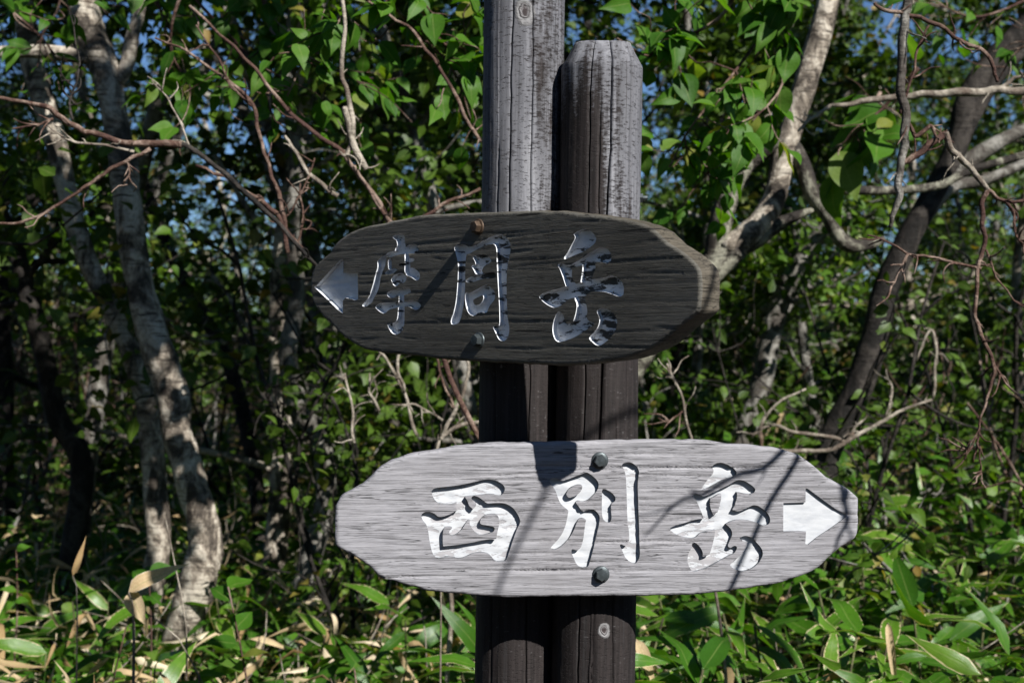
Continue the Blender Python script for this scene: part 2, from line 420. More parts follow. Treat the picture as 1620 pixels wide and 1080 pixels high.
def log_post(cx, cy, r, ztop, cracks, seed, chamfer, mat, label):
    """A round log with drying cracks cut into it; local origin on its axis at camera height."""
    rng = np.random.default_rng(seed)
    E = 0.030
    cols = []
    for k, cr in enumerate(cracks):
        u = math.radians(cr['a'][0])
        w = cr['w'] / r
        cols += [(u - w, k, 0), (u - w * 0.45, k, 0.8), (u, k, 1.0), (u + w * 0.45, k, 0.8), (u + w, k, 0)]
    us = np.linspace(-math.pi, math.pi, 97)[:-1]
    for u in us:
        if all(abs(u - math.radians(c['a'][0])) > c['w'] / r + 0.012 for c in cracks):
            cols.append((u, -1, 0))
    cols.sort()
    nc = len(cols)
    zs = np.linspace(-ZC - 0.25, ztop, 330)
    if chamfer:
        zs = np.concatenate([zs[zs < ztop - chamfer[1] - 0.004], np.linspace(ztop - chamfer[1], ztop, 10)])
    v = np.zeros((len(zs), nc, 3))
    for c, (u, k, dpt) in enumerate(cols):
        f = 1.0
        th = np.full(len(zs), u)
        for cr in cracks:
            u0 = math.radians(cr['a'][0])
            a0, a1 = cr['a']
            tt = (ztop - zs) / 1.0
            wander = np.radians((a1 - a0) * np.clip(tt, 0, 1)) + 0.05 * (vnoise(zs * 14 + cr['a'][0], zs * 0 + 3.3 + seed) - 0.5) + 0.02 * (vnoise(zs * 60, zs * 0 + cr['a'][0]) - 0.5)
            fall = max(0.0, 1 - abs(u - u0) / 0.30)
            if k >= 0 and cr is cracks[k]: fall = 1
            elif k >= 0: fall = 0
            th = th + wander * fall
        rr = r * (1 + 0.012 * (vnoise(np.full(len(zs), u * 3.0 + 9), zs * 5) - 0.5) + 0.028 * (vnoise(zs * 3.3 + seed + u * 0.5, zs * 0 + np.sin(u) * 1.3 + 5) - 0.5) * 2)
        rr = rr + 0.0008 * (vnoise(np.full(len(zs), u * 60), zs * 3) - 0.5) + 0.0007 * (vnoise(np.full(len(zs), u * 12), zs * 330) - 0.5)
        rr = rr * (1 + 0.025 * (0.3 - zs))
        if chamfer:
            cut = np.clip((zs - (ztop - chamfer[1])) / chamfer[1], 0, 1)
            fac = 1 + 0.25 * math.sin(u * 4 + seed)       # hand cut, uneven facets
            rr = rr - chamfer[0] * fac * cut ** 1.05
        if k >= 0:
            cr = cracks[k]
            on = np.clip((zs - cr['z'][0]) / 0.05, 0, 1) * np.clip((cr['z'][1] - zs) / 0.05, 0, 1)
            on = on * (0.35 + 0.65 * vnoise(zs * 9 + k * 5, zs * 0 + 1.7))
            rr = rr - cr['d'] * dpt * on
        v[:, c, 0] = rr * np.sin(th)
        v[:, c, 1] = -rr * np.cos(th)
        v[:, c, 2] = zs
    n = len(zs)
    i, j = np.meshgrid(np.arange(n - 1), np.arange(nc), indexing='ij')
    i, j = i.ravel(), j.ravel(); k = (j + 1) % nc
    q = np.column_stack([i * nc + j, i * nc + k, (i + 1) * nc + k, (i + 1) * nc + j])
    vv = np.vstack([v.reshape(-1, 3), [[0, 0, ztop - 0.001]], [[0, 0, zs[0]]]])
    jj = np.arange(nc); kk = (jj + 1) % nc
    t = np.vstack([np.column_stack([(n - 1) * nc + jj, (n - 1) * nc + kk, np.full(nc, n * nc)]),
                   np.column_stack([kk, jj, np.full(nc, n * nc + 1)])])
    me = _mesh('log_post', vv, q, t)
    o = link('log_post', me, mat, sign, (cx - SP[0], cy - SP[1], ZC), (0, math.radians(0.8), 0))
    o['label'] = label
    return o

LX, LY, LR = 0.0125, 2.197, 0.0625
RX, RY, RR = 0.1295, 2.155, 0.0618
kl = [(0.000, -0.0615, 0.494, 0.016)]
kr = [(0.012, -0.0605, -0.425, 0.0095)]
post_l = log_post(LX, LY, LR, 0.78, [
    dict(a=(-14, -24), w=0.0012, d=0.012, z=(-0.02, 0.80)), 
    dict(a=(11, 14), w=0.0009, d=0.010, z=(-1.3, 0.80)), dict(a=(-38, -36), w=0.0009, d=0.006, z=(-1.3, 0.3)), dict(a=(52, 50), w=0.0009, d=0.006, z=(0.1, 0.75))], 3, None,
    post_mat('stained_log_left', -0.05, 0.26, kl, -1.7), 'taller round log post, rear of the pair')
post_r = log_post(RX, RY, RR, 0.447, [
    dict(a=(14, -8), w=0.0017, d=0.016, z=(-1.3, 0.50)), dict(a=(-17, -24), w=0.0013, d=0.012, z=(-1.3, 0.50)),
    dict(a=(43, 40), w=0.0013, d=0.012, z=(-0.1, 0.50)), dict(a=(25, 24), w=0.0009, d=0.007, z=(-1.3, -0.1)), dict(a=(-3, -5), w=0.0008, d=0.005, z=(0.0, 0.36))], 8, (0.016, 0.034),
    post_mat('stained_log_right', 0.0, 0.44, kr, 1.5), 'shorter round log post with a bevelled top')
post_r['label'] = 'shorter round log post with a cut back rim'

# ---- boards with carved writing ------------------------------------
def chaikin(p, it=2):
    p = np.asarray(p, float)
    for _ in range(it):
        n = np.roll(p, -1, axis=0)
        p = np.stack([p * 0.78 + n * 0.22, p * 0.22 + n * 0.78], 1).reshape(-1, 2)
    return p

def inside(pts, poly):
    x, y = pts[:, 0], pts[:, 1]
    r = np.zeros(len(pts), bool)
    x0, y0 = poly[:, 0], poly[:, 1]
    x1, y1 = np.roll(x0, -1), np.roll(y0, -1)
    for a, b, c, d in zip(x0, y0, x1, y1):
        if b == d: continue
        k = ((b > y) != (d > y)) & (x < (c - a) * (y - b) / (d - b) + a)
        r ^= k
    return r

def seg_dist(pts, poly):
    best = np.full(len(pts), 1e9)
    for a, b in zip(poly, np.roll(poly, -1, axis=0)):
        ab = b - a; L = ab @ ab
        if L < 1e-14: continue
        t = np.clip(((pts - a) @ ab) / L, 0, 1)
        best = np.minimum(best, np.linalg.norm(pts - a - t[:, None] * ab, axis=1))
    return best

def glyph(org, sc, adds, holes=(), it=2):
    f = lambda p: chaikin(np.asarray(p, float) / sc + np.asarray(org, float), it) if it else np.asarray(p, float) / sc + np.asarray(org, float)
    return [f(p) for p in adds], [f(p) for p in holes]

def carved_board(p0, theta, outline_px, glyphs, thick, mat, wall_mat, seed, label, depth=0.0072, R=0.0035, rel=0.8, edge_mat=None):
    rng = np.random.default_rng(seed)
    c, s = math.cos(theta), math.sin(theta)
    ax = np.array([c, -s, 0]); nrm = np.array([-s, -c, 0]); p0 = np.asarray(p0, float)
    cam_p = np.array([0, 0, ZC])
    def to_uv(px):
        px = np.asarray(px, float)
        d = np.column_stack([(px[:, 0] - 810) / FPX, np.ones(len(px)), -(px[:, 1] - 540) / FPX])
        t = ((p0 - cam_p) @ nrm) / (d @ nrm)
        w = cam_p + d * t[:, None] - p0
        return np.column_stack([w @ ax, w[:, 2]])
    out = to_uv(catmull(outline_px, 8, True))
    # even spacing plus hand-sawn waviness
    seg = np.linalg.norm(np.roll(out, -1, 0) - out, axis=1); cum = np.concatenate([[0], np.cumsum(seg)])
    N = int(cum[-1] / 0.004)
    tt = np.arange(N) / N * cum[-1]
    cl = np.vstack([out, out[:1]])
    out = np.column_stack([np.interp(tt, cum, cl[:, 0]), np.interp(tt, cum, cl[:, 1])])
    out = out + (vnoise(tt * 60, tt * 0 + seed)[:, None] - 0.5) * 0.0014 * np.array([0.6, 1])
    G_ = []
    for g in glyphs:
        adds = [to_uv(p) for p in g['add']]; holes = [to_uv(p) for p in g['hole']]
        G_.append((adds, holes))
    # interior points
    lo, hi = out.min(0), out.max(0)
    us = np.arange(lo[0], hi[0], 0.0065); vs = np.arange(lo[1], hi[1], 0.00115)
    U, V = np.meshgrid(us, vs, indexing='ij')
    U = U + (np.arange(V.shape[1]) % 2)[None, :] * 0.00325
    pts = np.column_stack([U.ravel(), V.ravel()])
    pts += rng.uniform(-1, 1, pts.shape) * np.array([0.001, 0.00012])
    pts = pts[inside(pts, out)]
    dd = seg_dist(pts, out)
    pts = pts[dd > 0.0012]
    keep = np.ones(len(pts), bool)
    allp = [p for a, h in G_ for p in a + h]
    for p in allp:
        bb0, bb1 = p.min(0) - 0.002, p.max(0) + 0.002
        k = np.where(((pts > bb0) & (pts < bb1)).all(1))[0]
        keep[k] &= seg_dist(pts[k], p) > 0.0005
    pts = pts[keep]
    verts = [Vector((a * 1000, b * 1000)) for a, b in pts]
    edges = []
    for p in [out] + allp:
        n0 = len(verts)
        verts += [Vector((a * 1000, b * 1000)) for a, b in p]
        edges += [(n0 + k, n0 + (k + 1) % len(p)) for k in range(len(p))]
    r = delaunay_2d_cdt(verts, edges, [], 0, 1e-3)
    vv = np.array([(a.x, a.y) for a in r[0]]) / 1000
    tr = np.array([f for f in r[2] if len(f) == 3])
    cen = vv[tr].mean(1)
    inb = inside(cen, out)
    cls = np.where(inb, 0, -1)
    for gi, (adds, holes) in enumerate(G_):
        k = np.zeros(len(cen), bool)
        for p in adds: k |= inside(cen, p)
        for p in holes: k &= ~inside(cen, p)
        cls[k & inb] = gi + 1
    # relief of the weathered grain, geometry
    cl_ = []
    for _ in range(70):
        cl_.append((rng.uniform(lo[0], hi[0]), rng.uniform(lo[1], hi[1]), rng.uniform(0.02, 0.16), rng.uniform(0.0016, 0.0022), rng.uniform(0.001, 0.0028)))
    for _ in range(9):
        cl_.append((rng.uniform(lo[0], hi[0]), rng.uniform(lo[1] + 0.02, hi[1] - 0.02), rng.uniform(0.06, 0.30), rng.uniform(0.0014, 0.002), rng.uniform(0.002, 0.007)))
    def relief(uv):
        u, w = uv[:, 0], uv[:, 1]
        ww = w + 0.0035 * (vnoise(u * 5 + seed, w * 14) - 0.5) + 0.0015 * (vnoise(u * 16, w * 30 + seed) - 0.5)
        g1 = vnoise(u * 3.0 + 5 * seed, ww * 290); g2 = vnoise(u * 2.1 + seed, ww * 110 + 31)
        h = -0.0009 * np.clip((0.42 - g1) / 0.42, 0, 1) - 0.0005 * rel * rel * (g2 - 0.5)
        for (cu, cw, cL, cwd, cdp) in cl_:
            fr = np.clip(1 - np.abs(u - cu) / cL, 0, 1) ** 0.5
            dw = np.abs(ww - cw - 0.003 * (u - cu) / cL * math.sin(cu * 90))
            h = h - cdp * fr * np.clip(1 - dw / cwd, 0, 1)
        return h * rel + rel * rel * 0.0012 * (vnoise(u * 6, w * 12 + seed) - 0.5)
    d_out = seg_dist(vv, out)
    rnd_ = np.where(d_out < R, R - np.sqrt(np.maximum(0, R * R - (R - d_out) ** 2)), 0)
    ydep = -relief(vv) + rnd_
    front = tr[cls == 0]
    # orientation: face must look along local -y; with (u,-, v) a ccw uv triangle looks at -y
    A, B, C_ = vv[tr[:, 0]], vv[tr[:, 1]], vv[tr[:, 2]]
    ccw = ((B[:, 0] - A[:, 0]) * (C_[:, 1] - A[:, 1]) - (B[:, 1] - A[:, 1]) * (C_[:, 0] - A[:, 0])) > 0
    tr = np.where(ccw[:, None], tr, tr[:, ::-1])
    front = tr[cls == 0]
    emap = {}
    for ti in range(len(tr)):
        if cls[ti] < 0: continue
        a, b, c3 = tr[ti]
        for e in ((a, b), (b, c3), (c3, a)):
            emap[e] = cls[ti]
    V3 = np.column_stack([vv[:, 0], ydep, vv[:, 1]])
    geo = Geo()
    used = np.unique(front); mp = -np.ones(len(vv), int); mp[used] = np.arange(len(used))
    geo.add(V3[used], None, mp[front])
    # sides
    side = [e for e, k in emap.items() if k == 0 and (e[1], e[0]) not in emap]
    sv, sq = [], []
    prof = [(0.0, None), (0.0012, 0.25), (0.0004, 0.6), (-0.0006, 0.9), (-0.004, 1.0)]
    cen2 = out.mean(0)
    dirn = {}
    for a, b in side:
        t_ = vv[b] - vv[a]; nn = np.array([t_[1], -t_[0]]); nn /= np.linalg.norm(nn) + 1e-12
        for k in (a, b): dirn[k] = dirn.get(k, np.zeros(2)) + nn
    idx = {}
    rows = len(prof)
    for k, nn in dirn.items():
        nn = nn / (np.linalg.norm(nn) + 1e-12)
        idx[k] = len(sv)
        saw = 0.0012 * (vnoise(np.array([vv[k][0] * 120]), np.array([vv[k][1] * 120 + seed]))[0] - 0.5)
        for off, f in prof:
            y_ = V3[k][1] if f is None else V3[k][1] + (thick - V3[k][1]) * f
            p2 = vv[k] + nn * (off + (saw if f else 0))
            sv.append((p2[0], y_, p2[1]))
    bt = []
    for a, b in side:
        ia, ib = idx[a], idx[b]
        for k in range(rows - 1):
            sq.append((ib + k, ia + k, ia + k + 1, ib + k + 1))
    geo.add(np.array(sv), sq)
    base = geo.n - len(sv)
    cidx = geo.n
    geo.add([[cen2[0], thick, cen2[1]]])
    bt = [(idx[b] + rows - 1 + base, idx[a] + rows - 1 + base, cidx) for a, b in side]
    geo.t.append(np.array(bt))
    me = geo.mesh('sign_board')
    if edge_mat is not None:
        me.materials.append(mat); me.materials.append(edge_mat)
        idx_ = np.zeros(len(me.polygons), dtype=np.int32)
        rows_ = np.arange(len(sq)) % (rows - 1)
        idx_[:len(sq)] = 1 + rows_ * 0
        me.polygons.foreach_set('material_index', idx_)
    o = link('sign_board', me, mat, sign, tuple(p0 - SP), (0, 0, -theta))
    o['label'] = label
    # walls of the carving, in the board's mesh group but with their own material slot
    wv, wq = [], []
    for (a, b), k in emap.items():
        if k == 0 and emap.get((b, a), 0) > 0:
            n0 = len(wv)
            da = depth + 0.0012; 
            for q_ in (a, b):
                wv.append(V3[q_]); wv.append((V3[q_][0], V3[q_][1] * 0 + 0.45 * depth, V3[q_][2])); wv.append((V3[q_][0], da, V3[q_][2]))
            wq += [(n0, n0 + 3, n0 + 4, n0 + 1)[::-1], (n0 + 1, n0 + 4, n0 + 5, n0 + 2)[::-1]]
    wm = _mesh('carved_edge', np.array(wv), np.array(wq), smooth=False)
    link('carved_edge', wm, wall_mat, o)
    for gi, g in enumerate(glyphs):
        t_ = tr[cls == gi + 1]
        used = np.unique(t_); mp = -np.ones(len(vv), int); mp[used] = np.arange(len(used))
        uv = vv[used]
        yy = depth + 0.0016 * (vnoise(uv[:, 0] * 70, uv[:, 1] * 70 + seed) - 0.5) + 0.0012 * (vnoise(uv[:, 0] * 20 + 3, uv[:, 1] * 160) - 0.5)
        if g.get('flat'): yy = depth * 0.6 + (yy - depth) * 0.15
        gm = _mesh(g['name'], np.column_stack([uv[:, 0], yy, uv[:, 1]]), None, mp[t_])
        go = link(g['name'], gm, g['mat'], o)
        go['label'] = g['label']
    return o, p0, ax, nrm, to_uv

def GL(name, label, mat, org, sc, adds, holes=(), it=2, flat=False):
    a, h = glyph(org, sc, adds, holes, it)
    return dict(name=name, label=label, mat=mat, add=a, hole=h, flat=flat)

# lower board: 西別岳 and an arrow to the right
low_outline = [(531, 805), (530, 832), (531, 859), (537, 867), (578, 890.5), (600, 911), (627, 920), (678, 934), (727, 939), (782, 944), (850, 943.5), (950, 943), (1021, 942), (1114, 939), (1184, 930), (1247, 918), (1290, 900), (1312, 881), (1331, 865), (1353, 851), (1358, 832), (1358, 810), (1358, 789), (1353, 783), (1336, 770), (1309, 756), (1296, 744), (1277, 729), (1255, 717), (1212, 707), (1141, 702), (1103, 697), (994, 697), (928, 698.5), (852, 701), (792, 701), (744, 704), (678, 714), (640, 722), (605, 737), (578, 763), (545, 782), (534, 795)]
nishi = GL('carved_character', 'white painted carved character shaped like a box on a short stem', MAT['paint_low'], (660, 740), 6.75, [
    [(148, 248), (185, 212), (300, 200), (430, 185), (560, 160), (680, 130), (750, 120), (840, 130), (905, 165), (937, 205), (935, 245), (900, 292), (870, 295), (780, 272), (660, 290), (520, 300), (470, 335), (410, 378), (300, 390), (220, 375), (175, 330)],
    [(420, 260), (490, 280), (535, 345), (555, 405), (590, 430), (640, 500), (600, 540), (420, 520)],
    [(40, 515), (55, 480), (110, 463), (180, 480), (230, 525), (290, 515), (370, 485), (410, 455), (480, 455), (560, 455), (610, 430), (640, 380), (570, 325), (600, 291), (650, 305), (700, 340), (740, 378), (830, 372), (930, 372), (1010, 410), (1060, 470), (1097, 540), (1100, 590), (1070, 640), (1040, 720), (1010, 810), (985, 890), (960, 965), (930, 1000), (860, 1000), (820, 985), (790, 940), (740, 905), (660, 900), (590, 910), (500, 955), (440, 965), (370, 950), (320, 945), (240, 965), (200, 960), (165, 920), (145, 850), (130, 770), (115, 660), (95, 600), (60, 565)]],
    [[(275, 632), (350, 623), (380, 638), (345, 665), (338, 700), (370, 725), (420, 705), (470, 665), (500, 620), (530, 565), (562, 545), (562, 610), (600, 670), (650, 710), (690, 718), (760, 700), (815, 682), (832, 645), (815, 625), (760, 612), (690, 603), (666, 585), (685, 530), (740, 495), (830, 490), (867, 515), (880, 570), (868, 640), (852, 700), (850, 745), (828, 765), (790, 755), (700, 768), (560, 800), (420, 820), (300, 832), (272, 838)]])
betsu = GL('carved_character', 'white painted carved character with a tall hooked right stroke', MAT['paint_low'], (860, 720), 5.681, [
    [(50, 230), (70, 203), (115, 205), (165, 232), (220, 215), (290, 185), (350, 165), (385, 148), (430, 175), (480, 220), (498, 260), (487, 310), (450, 355), (400, 402), (350, 418), (312, 405), (285, 422), (310, 450), (340, 495), (360, 505), (400, 490), (440, 480), (482, 508), (507, 550), (500, 620), (480, 700), (460, 790), (435, 890), (410, 980), (395, 1005), (340, 1010), (300, 985), (270, 920), (248, 865), (255, 838), (300, 855), (335, 830), (355, 770), (365, 690), (375, 610), (385, 575), (345, 560), (318, 568), (300, 600), (270, 680), (230, 745), (170, 810), (110, 847), (62, 840), (70, 815), (120, 770), (170, 700), (205, 610), (220, 520), (225, 495), (180, 460), (150, 430), (125, 370), (105, 310), (75, 270)],
    [(523, 310), (545, 298), (610, 330), (648, 375), (645, 412), (610, 430), (605, 480), (613, 560), (600, 607), (560, 600), (530, 565), (523, 500), (525, 400)],
    [(700, 85), (725, 65), (790, 61), (840, 100), (860, 140), (853, 200), (846, 240), (850, 400), (858, 600), (862, 780), (868, 900), (850, 945), (825, 977), (780, 960), (735, 920), (710, 860), (683, 808), (697, 798), (735, 815), (772, 785), (770, 700), (755, 600), (750, 450), (745, 300), (740, 180), (722, 125)]],
    [[(205, 335), (235, 290), (300, 262), (350, 265), (345, 305), (325, 335), (280, 368), (228, 382), (206, 362)]])
gaku_l = GL('carved_character', 'white painted carved character with a mountain foot, nearest the right arrow', MAT['paint_low'], (1050, 720), 5.4, [
    [(408, 95), (440, 70), (490, 58), (560, 85), (610, 120), (627, 155), (600, 182), (520, 202), (440, 247), (370, 282), (318, 302), (340, 255), (380, 200), (420, 160), (428, 125)],
    [(246, 345), (275, 328), (315, 340), (345, 352), (450, 305), (560, 250), (630, 206), (690, 215), (760, 260), (787, 290), (775, 318), (745, 332), (690, 325), (625, 312), (540, 330), (480, 325), (400, 372), (330, 392), (270, 378)],
    [(268, 365), (330, 360), (402, 358), (394, 400), (400, 450), (425, 512), (445, 575), (350, 565), (325, 490), (298, 425)],
    [(490, 300), (628, 300), (628, 360), (608, 430), (585, 465), (600, 505), (455, 505), (478, 430), (492, 370)],
    [(43, 628), (90, 600), (200, 570), (310, 538), (350, 545), (425, 510), (470, 475), (585, 463), (640, 482), (720, 445), (780, 418), (850, 455), (902, 510), (914, 560), (895, 594), (850, 602), (790, 570), (700, 550), (620, 550), (560, 570), (500, 605), (430, 640), (370, 645), (310, 665), (270, 707), (200, 705), (110, 680)],
    [(440, 590), (500, 595), (525, 580), (575, 625), (590, 670), (570, 720), (545, 775), (570, 792), (605, 768), (632, 783), (605, 837), (550, 860), (480, 900), (400, 945), (330, 975), (250, 997), (215, 950), (202, 890), (213, 830), (245, 785), (240, 757), (265, 738), (310, 778), (337, 830), (330, 867), (370, 855), (395, 840), (410, 790), (430, 720), (440, 650)],
    [(643, 705), (690, 684), (740, 693), (800, 748), (842, 800), (850, 850), (820, 912), (760, 967), (680, 992), (610, 977), (558, 935), (610, 895), (660, 850), (700, 790), (715, 745), (670, 725)]])
arrow_l = GL('carved_arrow', 'smooth white painted arrow pointing right', MAT['paint_arrow'], (1220, 750), 7.2, [[(140, 325), (392, 318), (394, 158), (420, 165), (560, 268), (720, 383), (847, 463), (850, 490), (700, 600), (520, 720), (420, 802), (390, 792), (398, 650), (310, 645), (140, 650)]], (), 0, True)

# upper board: arrow to the left and 摩周岳
up_outline = [(492, 434), (499, 419), (520, 400), (531, 384), (550, 370), (572, 360), (605, 353), (640, 345.5), (667, 341), (730, 337.5), (820, 335), (865, 334), (902, 336), (940, 340), (982, 346), (1010, 352), (1032, 363), (1055, 383), (1085, 403), (1104, 421), (1109, 438), (1109, 465), (1107, 480), (1104, 494), (1070, 521), (1037, 547), (995, 565), (960, 571), (895, 577), (820, 574), (730, 570), (655, 562), (605, 558), (567, 548), (542, 531), (525, 514), (505, 494), (494, 475), (491, 455)]
ma = GL('carved_character', 'peeling white carved character with many small strokes, beside the left arrow', MAT['paint_up'], (570, 360), 6.0, [
    [(303, 95), (325, 68), (420, 62), (425, 150), (432, 200), (432, 247), (330, 250), (330, 200), (352, 170), (345, 120)],
    [(238, 262), (265, 232), (330, 222), (430, 192), (450, 165), (510, 152), (548, 175), (558, 215), (520, 243), (450, 247), (400, 250), (330, 264), (290, 284), (250, 279)],
    [(162, 320), (180, 298), (215, 268), (255, 255), (245, 300), (237, 360), (205, 430), (188, 500), (177, 580), (137, 650), (110, 712), (60, 748), (18, 748), (22, 725), (68, 680), (98, 610), (122, 530), (143, 440), (166, 370)],
    [(418, 235), (460, 245), (472, 330), (477, 390), (440, 445), (418, 420), (424, 330)],
    [(465, 378), (520, 388), (565, 430), (565, 490), (530, 505), (480, 465), (430, 452), (440, 410)],
    [(440, 292), (515, 287), (512, 322), (440, 335)], [(362, 345), (440, 332), (440, 362), (370, 366)],
    [(228, 425), (300, 385), (365, 395), (310, 438), (240, 445)], [(262, 300), (298, 285), (300, 400), (266, 400)],
    [(288, 490), (330, 440), (400, 428), (444, 468), (424, 522), (365, 532), (342, 562), (308, 542)],
    [(243, 622), (300, 593), (400, 567), (470, 573), (484, 610), (440, 637), (370, 648), (300, 670), (263, 657)],
    [(132, 750), (180, 720), (280, 706), (380, 712), (450, 703), (480, 688), (540, 698), (578, 735), (557, 773), (520, 783), (470, 750), (415, 748), (330, 762), (270, 778), (232, 818), (188, 802)],
    [(366, 630), (416, 630), (418, 720), (421, 820), (417, 920), (397, 987), (345, 1018), (298, 1002), (268, 952), (255, 913), (312, 908), (348, 880), (357, 800), (362, 720)]])
shu = GL('carved_character', 'peeling white carved character like a tall open frame around a small box', MAT['paint_up'], (700, 360), 5.683, [
    [(102, 180), (130, 148), (200, 152), (245, 180), (210, 250), (204, 400), (204, 560), (188, 720), (162, 832), (125, 873), (73, 867), (73, 830), (98, 770), (122, 660), (136, 500), (142, 340), (127, 260)],
    [(130, 160), (250, 178), (330, 140), (430, 83), (520, 52), (567, 75), (608, 130), (613, 200), (593, 300), (577, 400), (577, 600), (583, 800), (602, 900), (597, 970), (560, 1023), (508, 1012), (478, 950), (452, 890), (468, 882), (514, 890), (510, 700), (498, 500), (487, 300), (482, 145), (400, 152), (310, 192), (240, 238), (150, 250)],
    [(268, 262), (340, 237), (400, 248), (444, 295), (420, 322), (372, 347), (352, 390), (372, 412), (300, 424), (283, 385), (255, 342), (300, 332), (288, 295)],
    [(202, 482), (250, 438), (340, 416), (470, 397), (489, 440), (460, 458), (370, 458), (290, 484), (240, 498)],
    [(205, 578), (245, 590), (320, 548), (400, 502), (440, 538), (473, 580), (473, 640), (440, 682), (412, 722), (402, 768), (330, 758), (280, 798), (238, 778), (212, 722), (203, 640)]],
    [[(270, 652), (310, 630), (365, 602), (370, 640), (340, 687), (290, 702)]])
gaku_u = GL('carved_character', 'badly peeled white carved character with a mountain foot, in the shaded board', MAT['paint_worn'], (840, 355), 5.4, [
    [(363, 83), (390, 62), (450, 38), (510, 52), (563, 110), (547, 162), (490, 207), (440, 237), (350, 272), (290, 300), (277, 285), (313, 240), (348, 170), (382, 110)],
    [(222, 343), (260, 328), (320, 353), (400, 313), (500, 243), (570, 203), (640, 192), (683, 240), (688, 310), (650, 337), (600, 322), (550, 318), (440, 345), (340, 378), (290, 392), (243, 377)],
    [(233, 350), (330, 358), (352, 380), (347, 450), (378, 505), (402, 510), (425, 565), (310, 565), (288, 500), (262, 420)],
    [(438, 325), (547, 318), (553, 380), (533, 422), (512, 475), (420, 510), (432, 430), (440, 380)],
    [(57, 615), (130, 573), (250, 543), (300, 528), (400, 503), (510, 468), (620, 458), (690, 428), (762, 470), (793, 520), (793, 600), (760, 620), (710, 602), (640, 577), (560, 567), (500, 577), (440, 645), (370, 622), (310, 642), (280, 682), (200, 717), (128, 682)],
    [(360, 610), (450, 600), (472, 680), (483, 740), (473, 800), (500, 828), (555, 850), (485, 890), (422, 937), (330, 982), (240, 1008), (203, 987), (182, 920), (187, 840), (213, 770), (235, 738), (272, 760), (292, 830), (320, 852), (360, 830), (384, 750), (393, 680)],
    [(557, 735), (590, 718), (640, 707), (712, 760), (741, 830), (722, 912), (660, 987), (590, 1038), (545, 1027), (487, 970), (530, 930), (570, 880), (590, 810)]])
arrow_u = GL('carved_arrow', 'white painted arrow pointing left, thin streaks of sun across it', MAT['paint_arrow_up'], (480, 390), 9.0, [[(155, 575), (190, 555), (390, 330), (540, 178), (568, 180), (566, 375), (772, 375), (778, 748), (740, 764), (600, 728), (562, 770), (562, 953), (480, 890), (330, 742)]], (), 0, False)

TH_L, TH_U = math.radians(-3.5), math.radians(48.0)
TH, THU = 0.042, 0.042
nL = np.array([-math.sin(TH_L), -math.cos(TH_L), 0]); nU = np.array([-math.sin(TH_U), -math.cos(TH_U), 0])
pL = np.array([RX, RY, 1.12]) + nL * (RR - 0.004 + TH)
pU = np.array([LX, LY, ZC + 0.085]) + nU * (LR - 0.007 + THU)
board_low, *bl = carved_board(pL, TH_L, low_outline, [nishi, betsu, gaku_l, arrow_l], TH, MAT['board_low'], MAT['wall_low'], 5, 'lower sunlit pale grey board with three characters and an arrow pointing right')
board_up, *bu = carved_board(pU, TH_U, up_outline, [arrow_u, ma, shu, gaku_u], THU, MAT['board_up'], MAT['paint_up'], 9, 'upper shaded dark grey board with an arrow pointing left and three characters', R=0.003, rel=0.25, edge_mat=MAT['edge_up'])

def hex_bolt(u, w, board, mat, label, seed):
    """Hex head with chamfer, washer and a short shank, on a board's front."""
    g = Geo(); a = np.arange(6) / 6 * 2 * np.pi + seed
    R_, h = 0.0093, 0.0085
    ring = lambda rr, y: np.column_stack([np.cos(a) * rr, np.full(6, y), np.sin(a) * rr])
    vv = np.vstack([ring(R_, 0.0), ring(R_, -h + 0.0018), ring(R_ * 0.86, -h), [[0, -h - 0.0002, 0]]])
    q = []; t = []
    for k in range(6):
        n_ = (k + 1) % 6
        q += [(k, n_, 6 + n_, 6 + k), (6 + k, 6 + n_, 12 + n_, 12 + k)]; t.append((12 + k, 12 + n_, 18))
    g.add(vv, q, t)
    b = link('bolt', g.mesh('bolt', False), mat, board, (u, -0.002, w))
    b['label'] = label
    g = Geo(); a = np.arange(20) / 20 * 2 * np.pi
    r2 = lambda rr, y: np.column_stack([np.cos(a) * rr, np.full(20, y), np.sin(a) * rr])
    vv = np.vstack([r2(0.0122, 0.004), r2(0.0122, 0.0004), r2(0.0112, -0.0004), r2(0.0, -0.0004)])
    q = [(i_ * 20 + k, i_ * 20 + (k + 1) % 20, (i_ + 1) * 20 + (k + 1) % 20, (i_ + 1) * 20 + k) for i_ in range(3) for k in range(20)]
    g.add(vv, q)
    link('washer', g.mesh('washer', True), mat, board, (u, -0.0018, w))
for (px, py, lab, sd) in ((949, 728, 'dark bolt head near the top edge of the lower board', 0.2), (951, 908, 'dark bolt head near the bottom edge of the lower board', 0.5)):
    u, w = bl[3](np.array([[px, py]]))[0]; hex_bolt(u, w, board_low, MAT['bolt'], lab, sd)
for (px, py, lab, mt, sd) in ((757, 359, 'rusty bolt head near the top edge of the upper board', 'rust', 0.1), (758, 538, 'grey bolt head near the bottom edge of the upper board', 'bolt', 0.4)):
    u, w = bu[3](np.array([[px, py]]))[0]; hex_bolt(u, w, board_up, MAT[mt], lab, sd)
# threaded bolt end sticking out at the right of the short post
g = Geo(); tube(g, [(0.055, 0, 0), (0.0655, 0, 0)], 0.0075, 6, 1); tube(g, [(0.055, 0, 0), (0.0725, 0, 0)], 0.0040, 8, 1)
link('bolt_end', g.mesh('bolt_end', False), MAT['bolt'], post_r, (0, 0, 0.218))

